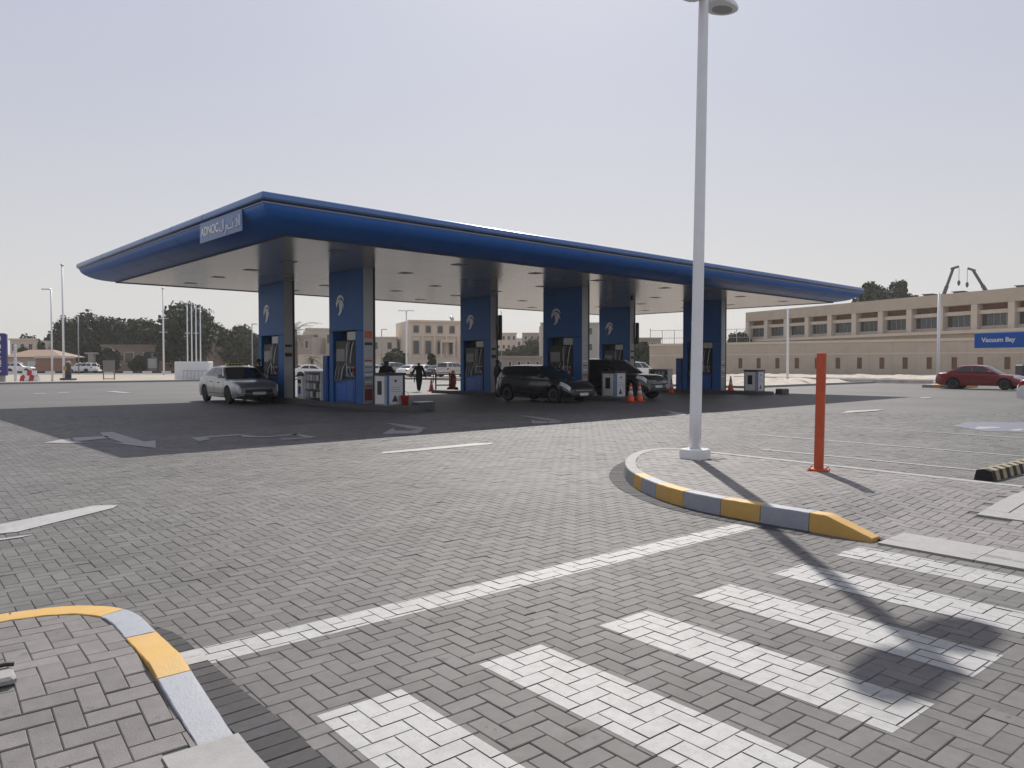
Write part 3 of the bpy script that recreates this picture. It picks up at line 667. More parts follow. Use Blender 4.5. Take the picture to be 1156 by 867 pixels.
# service cabinets at the near end of each island
def service_cabinet(x, y, label, group):
    t = thing('service_cabinet', label, 'cabinet', (x, y, Z_I), 0, group)
    MB().rbox(0,0,0,.78,.75,1.02,.02).build('body', M_grey, t)
    MB().rbox(-.02,-.02,1.022,.80,.77,1.10,.015).build('lid', M_dark, t)
    MB().box(-.012,.1,.05,-.001,.66,.98).build('side_panel', M_white, t)
    s = MB().box(-.02,.26,.35,-.0125,.52,.82).build('bin_opening', M_dark, t)
    MB().box(.02,-.012,.02,.10,-.001,1.0).build('corner_strip', M_signblue, t)
    p = MB().box(.12,-.014,.04,.66,-.001,1.0).build('notice_panel', M_lit, t)
    MB().prism([(.30,.86),(.44,.86),(.40,.80),(.37,.76),(.34,.80)], .014, .019, fn=lambda q: (q[0], -q[2], q[1])).build('mark', M_dark, p)
    MB().prism([(.22,.12),(.46,.12),(.34,.36)], .014, .019, fn=lambda q: (q[0], -q[2], q[1])).build('warning_triangle', M_darkg, p)
    for k in range(3): MB().box(.18,-.018,.46+k*.07,.60-.05*k,-.0145,.48+k*.07).build('text_line', M_grey, p)
    MB().box(.67,-.02,0,.74,-.001,1.0).build('post', M_dark, t)
    return t
service_cabinet(14.0, 21.55, 'grey white service cabinet with warning notice before the nearest fuel column', 'service cabinets')
service_cabinet(24.75, 20.55, 'service cabinet between the dark vehicles, behind the two cones', 'service cabinets')
service_cabinet(35.3, 19.95, 'service cabinet right of the lamp post, at the end of the right pump island', 'service cabinets')
def bucket(x, y, label):
    t = thing('bucket', label, 'bucket', (x, y, Z_I)); MB().lathe([(.10,0),(.145,.30),(.155,.31),(.15,.33),(.13,.31),(.09,.03)], 16).build('pail', M_red, t, smooth=True)
    MB().tube([(.15*math.cos(a),.0,.3+.17*math.sin(a)) for a in [k*math.pi/8 for k in range(9)]], .006, 5).build('handle', M_dark, t)
bucket(14.62, 21.35, 'red fire bucket beside the nearest service cabinet')
def endblock(x, y, label):
    t = thing('island_bollard', label, 'bollard', (x, y, 0)); MB().rbox(-.35,-.2,0,.35,.2,.27,.03).build('block', M_darkg, t)
    MB().box(-.3,-.15,.271,.3,.15,.29).build('cap', M_white, t)
endblock(14.95, 20.75, 'low dark block with pale top at the tip of the left pump island')
endblock(36.5, 19.2, 'low dark block at the tip of the right pump island')
def fin(x, y, label):
    t = thing('blue_cabinet', label, 'cabinet', (x, y, Z_I), 0, 'tall blue cabinets beside fuel columns')
    MB().rbox(0,0,0,.5,.34,1.72,.02).build('body', mat('panel_blue_bright', (.012,.06,.25), .35), t); MB().box(-.01,.05,.1,-.0005,.29,1.6).build('door', M_blue, t)
fin(13.92, 25.42, 'tall narrow blue cabinet left of the nearest fuel column'); fin(35.1, 24.45, 'tall narrow dark blue cabinet left of the fuel column behind the lamp post')
def rack(x, y, label, m):
    t = thing('display_rack', label, 'rack', (x, y, Z_I), 0, 'display racks on the pump islands')
    MB().box(0,0,0,.04,1.35,1.12).build('rear_panel', M_grey, t) ; 
    for k in range(4):
        MB().box(-.36,.03,.08+k*.33,-.001,1.32,.105+k*.33).build('shelf', M_grey, t)
        if k < 3:
            for j in range(5): MB().rbox(-.3,.1+j*.25,.106+k*.33,-.1,.27+j*.25,.32+k*.33,.02).build('carton', [M_lit, m, M_darkg, M_lit, M_grey][(j+k)%5], t)
    MB().box(-.38,0,0,-.361+.361,.028,1.12).build('side_panel', M_white, t); MB().box(-.38,1.322,0,0,1.35,1.12).build('side_panel', M_white, t)
rack(14.5, 26.3, 'grey shelf rack of cartons between the two left fuel columns', M_beige2)
rack(35.6, 25.4, 'dark shelf rack of cartons on the right pump island', M_darkg)
def waste_bin(x, y, label):
    t = thing('waste_bin', label, 'bin', (x, y, Z_I)); MB().rbox(-.2,-.2,0,.2,.2,.92,.03).build('body', M_white, t); MB().rbox(-.22,-.22,.921,.22,.22,1.02,.04).build('lid', M_darkg, t)
    MB().box(-.208,-.12,.62,-.2005,.12,.78).build('slot', M_dark, t); MB().box(-.206,-.1,.2,-.2005,.1,.5).build('notice', M_signblue, t)
waste_bin(14.4, 28.2, 'white waste bin with dark lid between the two left fuel columns')
# small box units on the outer faces of far columns
def speaker_box(x, y, label):
    t = thing('wall_box', label, 'box', (x, y, 2.75)); MB().rbox(0,-.16,0,.16,-.0005,1.25,.02).build('body', M_darkg, t); MB().box(.01,-.166,.05,.15,-.1605,1.2).build('front', M_dark, t)
speaker_box(24.98, 28.315, 'long dark box on the edge of the fuel column behind the walking man'); speaker_box(35.58, 28.015, 'long dark box on the edge of the fuel column behind the dark off-roader')

# ---------------------------------------------------------------- cones
cone0 = None
def cone(x, y, label, z=0):
    global cone0
    if cone0 is None:
        t = thing('traffic_cone', label, 'traffic cone', (x,y,z), 0, 'traffic cones at the pump islands')
        MB().rbox(-.19,-.19,0,.19,.19,.035,.015).build('base', M_red, t)
        MB().lathe([(.155,.035),(.135,.12),(.106,.30)], 16).build('lower_cone', M_cone, t, smooth=True)
        MB().lathe([(.107,.301),(.077,.47)], 16).build('reflective_band', M_lit, t, smooth=True)
        MB().lathe([(.078,.471),(.066,.54)], 16).build('middle_cone', M_cone, t, smooth=True)
        MB().lathe([(.067,.541),(.05,.63)], 16).build('reflective_band', M_lit, t, smooth=True)
        MB().lathe([(.051,.631),(.03,.76),(.022,.775)], 16).build('tip', M_cone, t, smooth=True); cone0 = t; return t
    return dup(cone0, (x,y,z), None, label)
x, y = P(712,454); cone(x, y, 'left one of the paired cones in front of the dark off-roader')
x, y = P(722,453.5); cone(x, y, 'right one of the paired cones in front of the dark off-roader')
x, y = P(487,441.5); cone(x, y, 'traffic cone standing beside the walking man')
x, y = P(758,444); cone(x, y, 'traffic cone left of the lamp post beyond the off-roader')
cone(35.2, 21.4, 'traffic cone on the pump island right of the lamp post', Z_I)
# ---------------------------------------------------------------- extinguisher trolley and tray stand by the middle far column
x, y = P(511,442); t = thing('extinguisher_trolley', 'dark red wheeled fire extinguisher left of the middle far fuel column', 'extinguisher', (x,y,0), FACE)
MB().lathe([(.16,.12),(.17,.16),(.17,.82),(.13,.93),(.05,.98),(.05,1.06)], 16).build('cylinder', mat('red_enamel',(.22,.012,.015),.35), t, smooth=True)
for s in (-1,1): MB().lathe([(.10,-.03),(.13,-.02),(.13,.02),(.10,.03)], 16, (s*.2,0,.13), axis='Y').build('wheel', M_rub, t)
MB().tube([(-.15,.14,.2),(-.15,.2,1.0),(0,.22,1.05),(.15,.2,1.0),(.15,.14,.2)], .015, 6).build('handle', M_dark, t); MB().tube([(.05,-.1,1.0),(.2,-.16,.8),(.2,-.1,.4)], .018, 6).build('hose', M_dark, t)
x, y = P(500,442); t = thing('tray_stand', 'dark metal stand with pale tray beside the red extinguisher', 'stand', (x,y,0), FACE)
for sx_ in (-.42,.36):
    for sy_ in (-.2,.2): MB().box(sx_,sy_-.02,0,sx_+.04,sy_+.02,1.05).build('leg', M_dark, t)
MB().box(-.44,-.24,1.051,.42,.24,1.09).build('top', M_dark, t); MB().box(-.37,-.19,.32,.355,.19,.42).build('tray', M_white, t)

# ---------------------------------------------------------------- people
def person(label, loc, rz, J, clothes, head=None, trousers=None, cap=None, height=1.74, long_shirt=False):
    """J: joint overrides in metres, figure faces local -Y; one skinned body"""
    k = height/1.74
    B = dict(pel=(0,0,.93), wai=(0,0,1.08), che=(0,0,1.30), nec=(0,0,1.47), hb=(0,-.015,1.56), ht=(0,-.01,1.66),
             sl=(.18,0,1.40), el=(.25,.02,1.12), wl=(.27,-.05,.88), hl=(.275,-.07,.80), sr=(-.18,0,1.40), er=(-.25,.02,1.12), wr=(-.27,-.05,.88), hr=(-.275,-.07,.80),
             jl=(.09,0,.88), kl=(.10,-.02,.49), al=(.10,.02,.09), tl=(.11,-.14,.04), jr=(-.09,0,.88), kr=(-.10,-.02,.49), ar=(-.10,.02,.09), tr=(-.11,-.14,.04))
    B.update(J)
    rad = dict(pel=(.165,.12), wai=(.145,.105), che=(.17,.115), nec=(.06,.06), hb=(.078,.09), ht=(.08,.095), sl=(.075,.07), el=(.05,.05), wl=(.036,.036), hl=(.04,.028), sr=(.075,.07), er=(.05,.05), wr=(.036,.036), hr=(.04,.028),
               jl=(.095,.1), kl=(.065,.068), al=(.045,.05), tl=(.045,.035), jr=(.095,.1), kr=(.065,.068), ar=(.045,.05), tr=(.045,.035))
    if long_shirt: rad['pel'] = (.22,.16); rad['wai'] = (.19,.14); rad['che'] = (.21,.14); rad['sl'] = rad['sr'] = (.09,.085); rad['el'] = rad['er'] = (.07,.065); rad['wl'] = rad['wr'] = (.05,.05); rad['jl'] = rad['jr'] = (.14,.14); rad['kl'] = rad['kr'] = (.12,.12); rad['al'] = rad['ar'] = (.07,.07)
    E = [('pel','wai'),('wai','che'),('che','nec'),('nec','hb'),('hb','ht'),('che','sl'),('sl','el'),('el','wl'),('wl','hl'),('che','sr'),('sr','er'),('er','wr'),('wr','hr'),('pel','jl'),('jl','kl'),('kl','al'),('al','tl'),('pel','jr'),('jr','kr'),('kr','ar'),('ar','tr')]
    ks = list(B); me = bpy.data.meshes.new('body'); me.from_pydata([tuple(c*k for c in B[q]) for q in ks], [(ks.index(a),ks.index(b)) for a,b in E], [])
    o = bpy.data.objects.new('tmp', me); COL.objects.link(o); o.modifiers.new('s','SKIN'); sub = o.modifiers.new('u','SUBSURF'); sub.levels = 2
    for i, q in enumerate(ks): sv = me.skin_vertices[0].data[i]; sv.radius = rad[q]; sv.use_root = q == 'pel'
    dg = bpy.context.evaluated_depsgraph_get(); m2 = bpy.data.meshes.new_from_object(o.evaluated_get(dg)); bpy.data.objects.remove(o)
    m2.name = 'person'; m2.materials.clear()
    for m in (clothes, trousers or clothes, M_skin, M_hair, M_dark): m2.materials.append(m)
    hbz = B['hb'][2]*k; hands = [Vector(B['hl'])*k, Vector(B['hr'])*k]; nz = B['nec'][2]*k
    hc = (Vector(B['hb'])+Vector(B['ht']))*k/2
    for p in m2.polygons:
        c = p.center; p.use_smooth = True; i = 0
        if c.z < .07*k: i = 4
        elif min((c-h).length for h in hands) < .075: i = 2
        elif c.z > nz+.02: i = 3 if (c.z > hc.z+.03 or c.y > hc.y+.01) else 2
        elif c.z < .9*k and not long_shirt: i = 1
        p.material_index = i
    t = thing('person', label, 'person', loc, rz)
    body = bpy.data.objects.new('body', m2); COL.objects.link(body); body.parent = t
    hx, hy, hz = hc
    f = MB(); f.tube([(hx,hy-.08,hz+.03),(hx,hy-.115,hz-.015),(hx,hy-.085,hz-.03)], [.012,.018,.012], 6); 
    for s in (-1,1): f.tube([(hx+s*.082,hy-.01,hz+.02),(hx+s*.095,hy+.005,hz),(hx+s*.082,hy,hz-.035)], [.012,.018,.010], 5)
    f.build('nose_and_ears', M_skin, t, smooth=True)
    for s in (-1,1): MB().lathe([(.004,-.005),(.012,0),(.004,.004)], 8, (hx+s*.034,hy-.085,hz+.035), axis='Y').build('eye', M_dark, t)
    for nm, wj, hj in (('left','wl','hl'),('right','wr','hr')):
        h = Vector(B[hj])*k; d = (h-Vector(B[wj])*k).normalized(); fb = MB(); sd = d.cross(Vector((0,1,0))).normalized()
        for q in range(4):
            o_ = (sd*((q-1.5)*.016)); a = h+o_+d*.02; fb.tube([a, a+d*.035+Vector((0,-.006,0)), a+d*(.06-.006*abs(q-1))+Vector((0,-.018,0))], [.009,.0085,.006], 5)
        fb.tube([h+sd*.03, h+sd*.05+d*.02+Vector((0,-.015,0)), h+sd*.048+d*.045+Vector((0,-.025,0))], [.01,.009,.007], 5)
        fb.build('fingers', M_skin, t, smooth=True)
    if cap: 
        MB().lathe([(.108,.0),(.106,.06),(.075,.105),(.02,.12)], 14, (hx,hy,hz+.045)).build('cap', cap, t, smooth=True); MB().box(hx-.07,hy-.19,hz+.05,hx+.07,hy-.09,hz+.06).build('cap_peak', cap, t)
    return t
x, y = P(473,442)
person('person in long dark clothes walking away across the sunlit gap, arms out', (x,y,0), FACE+R(180), dict(el=(.31,.04,1.14), wl=(.40,.0,.92), hl=(.43,-.02,.85), er=(-.29,.03,1.13), wr=(-.36,-.03,.90), hr=(-.38,-.05,.83), kl=(.06,-.16,.50), al=(.05,-.05,.11), tl=(.05,-.2,.06), kr=(-.06,.05,.48), ar=(-.06,.28,.13), tr=(-.06,.17,.04)), M_black, long_shirt=True, height=1.72)
person('attendant in dark jacket standing behind the nearest service cabinet', (*D(436,27.3),0), FACE+R(165), dict(el=(.30,-.05,1.14), wl=(.20,-.24,1.06), hl=(.14,-.3,1.05), er=(-.30,-.05,1.14), wr=(-.2,-.24,1.06), hr=(-.14,-.3,1.05)), M_black, trousers=M_navy, height=1.76)
x, y = P(561.5,449)
person('attendant in dark blue uniform at the rear of the dark hatchback', (x,y,0), FACE+R(120), dict(er=(-.24,-.14,1.14), wr=(-.22,-.36,1.1), hr=(-.2,-.43,1.1)), M_navy, trousers=M_navy, cap=M_dark, height=1.70)
person('attendant in cap and pale collar standing between the taxi and its fuel column', (13.74,31.0,0), FACE-R(30), dict(er=(-.26,-.1,1.16), wr=(-.2,-.3,1.12), hr=(-.16,-.36,1.12)), M_navy, trousers=M_navy, cap=M_dark, height=1.74)
# ---------------------------------------------------------------- vehicles (local +X is forward)
def interp(pts, x):
    if x <= pts[0][0]: return pts[0][1]
    for (a, b), (c, d) in zip(pts, pts[1:]):
        if x <= c: t = (x-a)/(c-a); return b+(d-b)*t
    return pts[-1][1]
def smoothed(pts, x, w=.12): return sum(interp(pts, x+q*w) for q in (-1,-.5,0,.5,1))/5
SEDAN = dict(L=4.82, W=1.82, H=1.5, top=[(-2.41,.68),(-2.37,.9),(-2.25,1.0),(-1.6,1.03),(.9,.95),(1.25,.94),(1.9,.87),(2.25,.77),(2.38,.64),(2.41,.58)], cab=(-1.78,-1.0,.28,1.2), wb=2.78, fo=.98, r=.33)
HATCH = dict(L=4.35, W=1.78, H=1.52, top=[(-2.17,.7),(-2.12,.95),(-2.0,1.02),(-1.5,1.03),(.8,.97),(1.1,.95),(1.75,.84),(2.05,.70),(2.15,.56),(2.17,.5)], cab=(-2.05,-1.72,.15,1.12), wb=2.65, fo=.86, r=.32)
SUV = dict(L=4.85, W=1.92, H=1.80, top=[(-2.42,.8),(-2.38,1.1),(-2.2,1.16),(-1.5,1.17),(.7,1.14),(1.1,1.12),(2.0,1.07),(2.3,.98),(2.4,.8),(2.42,.7)], cab=(-2.3,-2.05,.25,1.1), wb=2.8, fo=.92, r=.38, zb=.32)
_cm = {}
def car_parts(S, paint, detail):
    """builds the part meshes once per kind and colour: [(name, data, parent index, location)]"""
    L, W, H, r = S['L'], S['W'], S['H'], S['r']; zb0 = S.get('zb', .22); xf = L/2-S['fo']; xr = xf-S['wb']; top = S['top']
    def hw(x): e = clamp((abs(x)-(L/2-.55))/.55); return W/2*(1-.20*e**2.2)
    def zt(x): return smoothed(top, x, .1)
    def arch(x):
        z = zb0+.10*clamp((abs(x)-(L/2-.35))/.35)
        for xw in (xf, xr):
            q = (r*1.2)**2-(x-xw)**2
            if q > 0: z = max(z, r+math.sqrt(q)-.02)
        return z
    def sec(x):
        w, t, z = hw(x), zt(x), arch(x); t = max(t, z+.06)
        return [(0,z),(w*.86,z),(w*.955,z+.005),(w*.99,max(z+.02,zb0+.16)),(w,max(z+.03,.5*(t+zb0))),(w*.985,max(z+.04,t-.16)),(w*.955,max(z+.05,t-.05)),(w*.88,max(z+.055,t-.008)),(w*.5,t+.022),(0,t+.03)]
    xs = [-L/2+L*i/72 for i in range(73)]; b = MB(); rows = []
    for x in xs:
        h = sec(x); rows.append([(x,-y,z) for y,z in h[::-1]]+[(x,y,z) for y,z in h[1:]])
    m = len(rows[0]); b.v = [p for q in rows for p in q]
    for i in range(72):
        for j in range(m-1): b.f.append((i*m+j,i*m+j+1,(i+1)*m+j+1,(i+1)*m+j)); b.mi.append(0)
    b.f += [tuple(range(m)), tuple(72*m+j for j in range(m))[::-1]]; b.mi += [0,0]
    out = []
    def keep(mb, name, mats, par=-1, **k):
        o = mb.build(name, mats, **k); out.append((name, o.data, par)); bpy.data.objects.remove(o); return len(out)-1
    body = keep(b, 'body', paint, weld=True, auto=R(38))
    c0, c1, c2, c3 = S['cab']
    def side(s, t, sg):
        x = (c0+(c3-c0)*s)*(1-t)+(c1+(c2-c1)*s)*t; zb_ = zt(c0+(c3-c0)*s)-.04; zr = H-.035-.05*(2*s-1)**2-.0*s
        y = (hw(c0+(c3-c0)*s)*.93)*(1-t)+W*.355*t+.05*math.sin(math.pi*t)
        return (x, sg*y, zb_*(1-t)+zr*t)
    def front(v, t):
        a = side(1, t, 1); return (a[0]+.13*(1-v*v)*(1-t*.3), a[1]*v, a[2]+.035*t*(1-v*v))
    def rear(v, t):
        a = side(0, t, 1); return (a[0]-.10*(1-v*v), a[1]*v, a[2]+.035*t*(1-v*v))
    def roof(s, v):
        a = side(s, 1, 1); bow = .13*.7*(1-v*v)*max(0,(s-.7)/.3)-.10*(1-v*v)*max(0,(.3-s)/.3)
        return (a[0]+bow, a[1]*v, a[2]+.035*(1-v*v)*(1+.3*math.sin(math.pi*s)))
    cb = MB(); n = 12
    for sg in (1,-1): cb.grid(lambda u, w: side(u, w, sg), n, 6)
    cb.grid(lambda u, w: front(2*u-1, w), n, 6); cb.grid(lambda u, w: rear(2*u-1, w), n, 6); cb.grid(lambda u, w: roof(u, 2*w-1), n, n)
    cabin = keep(cb, 'cabin', paint, weld=True, auto=R(30))
    def patch(fn, name, a, bb, c, d, off, m_=M_glass, par=-1, nn=8):
        g = MB()
        def q(u, w):
            p = Vector(fn(a+(bb-a)*u, c+(d-c)*w)); return p+off
        g.grid(q, nn, 4); return keep(g, name, m_, par, smooth=True)
    for sg in (1,-1):
        o = Vector((0, sg*.007, .003)); fn = lambda s, t, sg=sg: side(s, t, sg)
        if S is SUV: segs = [(.05,.30),(.33,.62),(.65,.93)]
        else: segs = [(.10,.47),(.51,.90)]
        for a, bb in segs: patch(fn, 'side_window', a, bb, .20, .88, o, par=cabin)
    patch(front, 'windscreen', -.9, .9, .12, .93, Vector((.007,0,.006)), par=cabin)
    patch(rear, 'rear_window', -.86, .86, .22, .9, Vector((-.008,0,.005)), par=cabin)
    # lamps on the body surface
    def bodyfn(sg):
        def fn(x, k):
            h = sec(x); i = min(int(k), len(h)-2); a, c = h[i], h[i+1]; t = k-i
            return (x, sg*(a[0]+(c[0]-a[0])*t), a[1]+(c[1]-a[1])*t)
        return fn
    for sg in (1,-1):
        patch(bodyfn(sg), 'headlight', L/2-.52, L/2-.08, 5.05, 6.9, Vector((.006,sg*.008,.006)), M_lamp, par=body, nn=6)
        patch(bodyfn(sg), 'tail_light', -L/2+.06, -L/2+.34, 4.8, 6.3, Vector((-.006,sg*.008,.004)), M_tail, par=body, nn=5)
    hf = zt(L/2)
    f = MB().rbox(L/2-.05,-W*.30,hf-.19,L/2+.012,W*.30,hf-.02,.02); keep(f, 'grille', M_dark, body)
    f = MB().rbox(L/2-.06,-W*.33,zb0+.1,L/2+.014,W*.33,hf-.21,.02); keep(f, 'lower_intake', M_darkg if not detail else M_dark, body)
    f = MB().box(L/2+.015,-.26,hf-.255,L/2+.024,.26,hf-.145); keep(f, 'number_plate', M_lit, body)
    f = MB().box(-L/2-.02,-.26,.62,-L/2-.005,.26,.74); keep(f, 'number_plate', M_lit, body)
    if detail:
        f = MB().box(L/2+.0125,-W*.28,hf-.06,L/2+.02,W*.28,hf-.045); keep(f, 'grille_bar', M_chrome, body)
        for sg in (1,-1):
            mx = c0+(c3-c0)*.87; p = side(.87,.18,sg)
            f = MB().rbox(p[0]-.06,min(p[1]+sg*.02,p[1]+sg*.2),p[2]-.02,p[0]+.08,max(p[1]+sg*.02,p[1]+sg*.2),p[2]+.12,.025); keep(f, 'wing_mirror', paint, body)
            for hx_ in (.35, -.55):
                ya = hw(hx_)*1.0; f = MB().rbox(hx_-.09,min(sg*ya*.98,sg*(ya+.025)),zt(hx_)-.17,hx_+.09,max(sg*ya*.98,sg*(ya+.025)),zt(hx_)-.135,.006); keep(f, 'door_handle', paint, body)
            for dx in (.95, -.12, -1.05):     # shut lines as thin dark strips standing just proud of the doors
                pts = [(dx, sg*(sec(dx)[k][0]+.0015), sec(dx)[k][1]) for k in (3,4,5,6)]
                f = MB().tube(pts, .0035, 4); keep(f, 'door_seam', M_dark, body)
            f = MB().tube([(q, sg*(hw(q)*.995), zb0+.17) for q in [xr+r*1.35+(xf-xr-2.7*r)*i/8 for i in range(9)]], .014, 5); keep(f, 'sill_strip', M_dark, body)
    keep(MB().box(-L/2+.2,-W/2+.25,zb0+.02,L/2-.2,W/2-.25,r+r*.9), 'underbody', M_dark, body)
    ty = MB().lathe([(r*.62,-.10),(r*.93,-.10),(r,-.07),(r,.07),(r*.93,.10),(r*.62,.10)], 28, axis='Y'); ws = []
    rim = MB().lathe([(r*.2,.035),(r*.3,.06),(r*.33,.03)], 16, axis='Y')
    rim.lathe([(r*.60,-.09),(r*.66,.085),(r*.66,.1),(r*.60,.1),(r*.57,.0)], 28, axis='Y')
    for k in range(5):
        a = 2*math.pi*k/5
        for da in (-.1,.1):
            rim.tube([(r*.2*math.cos(a),.045,r*.2*math.sin(a)),(r*.62*math.cos(a+da),.07,r*.62*math.sin(a+da))], .026, 5)
    rim.lathe([(.01,.0),(r*.58,.0),(r*.58,-.02)], 20, axis='Y', mi=1)
    oT = ty.build('wheel', M_rub, auto=R(40)); oR = rim.build('rim', [mat('alloy',(.42,.42,.43),.35,metal=.7), M_dark], auto=R(40))
    wheels = []
    for xw in (xf, xr):
        for sg in (1,-1): wheels.append((oT.data, oR.data, (xw, sg*(W/2-.115), r), sg))
    bpy.data.objects.remove(oT); bpy.data.objects.remove(oR)
    return out, wheels
def car(label, cat, loc, heading, S, paint, detail=True, name='car', group=None, simple=False):
    key = (id(S), paint.name, detail)
    if key not in _cm: _cm[key] = car_parts(S, paint, detail)
    parts, wheels = _cm[key]; t = thing(name, label, cat, loc, heading, group); objs = []
    for nm, data, par in parts:
        o = bpy.data.objects.new(nm, data); COL.objects.link(o); o.parent = objs[par] if par >= 0 else t; objs.append(o)
    for tyre, rim, l, sg in wheels:
        o = bpy.data.objects.new('wheel', tyre); COL.objects.link(o); o.parent = t; o.location = l
        if sg < 0: o.rotation_euler = (0,0,math.pi)
        q = bpy.data.objects.new('rim', rim); COL.objects.link(q); q.parent = o
    return t
def cpaint(n, c, metal=.3, rough=.32): return mat('car_paint_'+n, c, rough, metal=metal, coat=.8)
C_silver = cpaint('silver', (.27,.275,.285), .55); C_dblue = cpaint('dark_blue_grey', (.012,.014,.02), 0, .25); C_char = cpaint('charcoal', (.022,.022,.023), 0, .25); C_red = cpaint('red', (.20,.012,.016), .15)
C_white = cpaint('white', (.72,.72,.71), 0); C_beige = cpaint('champagne', (.45,.42,.37), .4)
tx = car('silver taxi sedan with yellow roof sign beside the left fuel column', 'taxi', (12.62,30.55,0), R(-90-3), SEDAN, C_silver, name='taxi')
s_ = MB().rbox(-.1,-.36,0,.1,.36,.13,.03).build('roof_sign', mat('taxi_sign_yellow', (.50,.48,.04), .4), tx); s_.location = (-.3,0,1.465)
for k in range(4): q = MB().box(.101,-.25+k*.13,.03,.106,-.17+k*.13,.09).build('sign_mark', M_dark, s_)
car('dark blue grey hatchback stopped left of the middle fuel column', 'car', (22.3,22.35,0), R(-90+2), HATCH, C_dblue)
car('charcoal off-roader stopped right of the middle pump island, behind two cones', 'off-roader', (26.75,22.3,0), R(-90+3), SUV, C_char, name='off_roader')
car('red sedan parked before the long beige building', 'car', (53.1,14.75,0), R(-90), SEDAN, C_red)
x, y = P(1149,459); car('white car whose tail just enters the right picture edge', 'car', (x+.8,y-2.35,0), R(-90), SEDAN, C_white)
car('pale sedan seen between the two left fuel columns', 'car', (19.3,33.5,0), R(90), SEDAN, C_beige)
# distant parked cars: x pixel, distance, heading relative to the view, paint, label
far = [(23,135,5,C_white,'SUV','white off-roader parked left of the far beige house gate'),(45,137,170,C_beige,'SEDAN','pale sedan parked beside the white car on the far left'),(93,130,175,C_white,'SUV','white off-roader parked behind the dark kerb post on the far left'),
       (352,88,20,C_white,'SEDAN','white sedan parked beyond the gap between the left fuel columns'),(338,100,10,C_silver,'SEDAN','silver sedan parked under the palm tree beyond the station'),
       (424,92,60,C_white,'SEDAN','white sedan parked just right of the nearest fuel column'),(447,95,60,C_silver,'SUV','silver off-roader parked left of the walking man'),(466,92,60,C_white,'SEDAN','white sedan parked behind the walking man'),(480,96,60,C_white,'SEDAN','white sedan parked right of the walking man'),(498,95,60,C_char,'SEDAN','dark sedan parked before the villa gate'),(511,92,60,C_beige,'SUV','champagne off-roader parked before the villa'),(521,96,60,C_white,'SEDAN','white sedan parked before the villa, next to the column'),
       (719,68,40,C_white,'SUV','white off-roader parked beyond the charcoal off-roader'),(584,150,80,C_beige,'SEDAN','pale car on the far road between the middle columns'),(606,148,80,C_white,'SEDAN','white car on the far road between the middle columns')]
for px, d, a, pm, kd, lab in far:
    x, y = D(px, d); car(lab, 'car', (x,y,-.02), FACE+R(a), SUV if kd == 'SUV' else SEDAN, pm, False, group='cars parked beyond the station')

# ---------------------------------------------------------------- lamp post, orange post, wheel stop
def lamp_head(t, dx, z, sg, L_=.74, W_=.42):
    b = MB(); n = 18; tilt = .10
    def ringp(s, zz): return [(dx+sg*(L_/2+L_/2*math.copysign(abs(math.cos(a))**.75, math.cos(a))*s), W_/2*math.copysign(abs(math.sin(a))**.8, math.sin(a))*s*(1-.18*math.cos(a)), zz+tilt*(.5*L_+L_/2*math.cos(a)*s)) for a in [2*math.pi*k/n for k in range(n)]]
    rings = [ringp(.80,z-.035), ringp(.97,z-.03), ringp(1,z), ringp(.9,z+.05), ringp(.5,z+.085)]
    b.v = [p for q in rings for p in q]
    for i in range(len(rings)-1):
        for k in range(n): b.f.append((i*n+k,i*n+(k+1)%n,(i+1)*n+(k+1)%n,(i+1)*n+k)); b.mi.append(0)
    b.f += [tuple(range(n))[::-1], tuple((len(rings)-1)*n+k for k in range(n))]; b.mi += [0,0]
    h = b.build('lamp_head', M_galv, t, weld=True, auto=R(35))
    lens = [(dx+sg*(L_*.58+L_*.27*math.cos(a)), W_*.30*math.sin(a), z-.041+tilt*(L_*.58+L_*.27*math.cos(a)*.8)) for a in [2*math.pi*k/12 for k in range(12)]]
    MB().add(lens+[(p[0],p[1],p[2]+.012) for p in lens], [tuple(range(12))[::-1], tuple(range(12,24))]+[(k,(k+1)%12,12+(k+1)%12,12+k) for k in range(12)]).build('lens', M_grey, h)
xb, yb = N2W(9.10, 6.76)
t = thing('lamp_post', 'tall pale lamp post with twin heads on the kerbed island in the foreground', 'lamp post', (xb,yb,KH-.012), 0)
MB().rbox(-.165,-.165,0,.165,.165,.15,.012).build('footing_block', M_white, t)
MB().rbox(-.11,-.11,.146,.11,.11,.16,.01).build('base_plate', M_galv, t)
pl = [(0,0,.16)]+[(.05*k/12, -.068*k/12, .16+6.75*k/12) for k in range(1,13)]
MB().tube(pl, [.087-.017*k/12 for k in range(13)], 20).build('pole', M_galv, t, smooth=True)
for sg in (1,-1):
    lamp_head(t, .05+sg*.05, 6.645, sg)
for o in [c for c in t.children if c.name.startswith('lamp_head')]: o.location = (0,-.068,0)
MB().tube([(-.05,-.068,6.675),(.15,-.068,6.675)], .055, 12).build('bracket', M_galv, t)
MB().lathe([(.072,6.91),(.072,6.96),(.03,6.99)], 16, (.05,-.068,0)).build('pole_cap', M_galv, t)
xb, yb = N2W(9.3, 4.96)
t = thing('marker_post', 'square orange post standing on the kerbed island', 'post', (xb,yb,KH-.004), R(20))
pp = MB(); ln = .02
pp.add([(-.055,-.055,.03),(.055,-.055,.03),(.055,.055,.03),(-.055,.055,.03)]+[(sx_*.055+ln, sy_*.055-ln, 1.52) for sx_, sy_ in ((-1,-1),(1,-1),(1,1),(-1,1))], [(3,2,1,0),(4,5,6,7)]+[(i,(i+1)%4,4+(i+1)%4,4+i) for i in range(4)]); pp.build('post', M_orange, t)
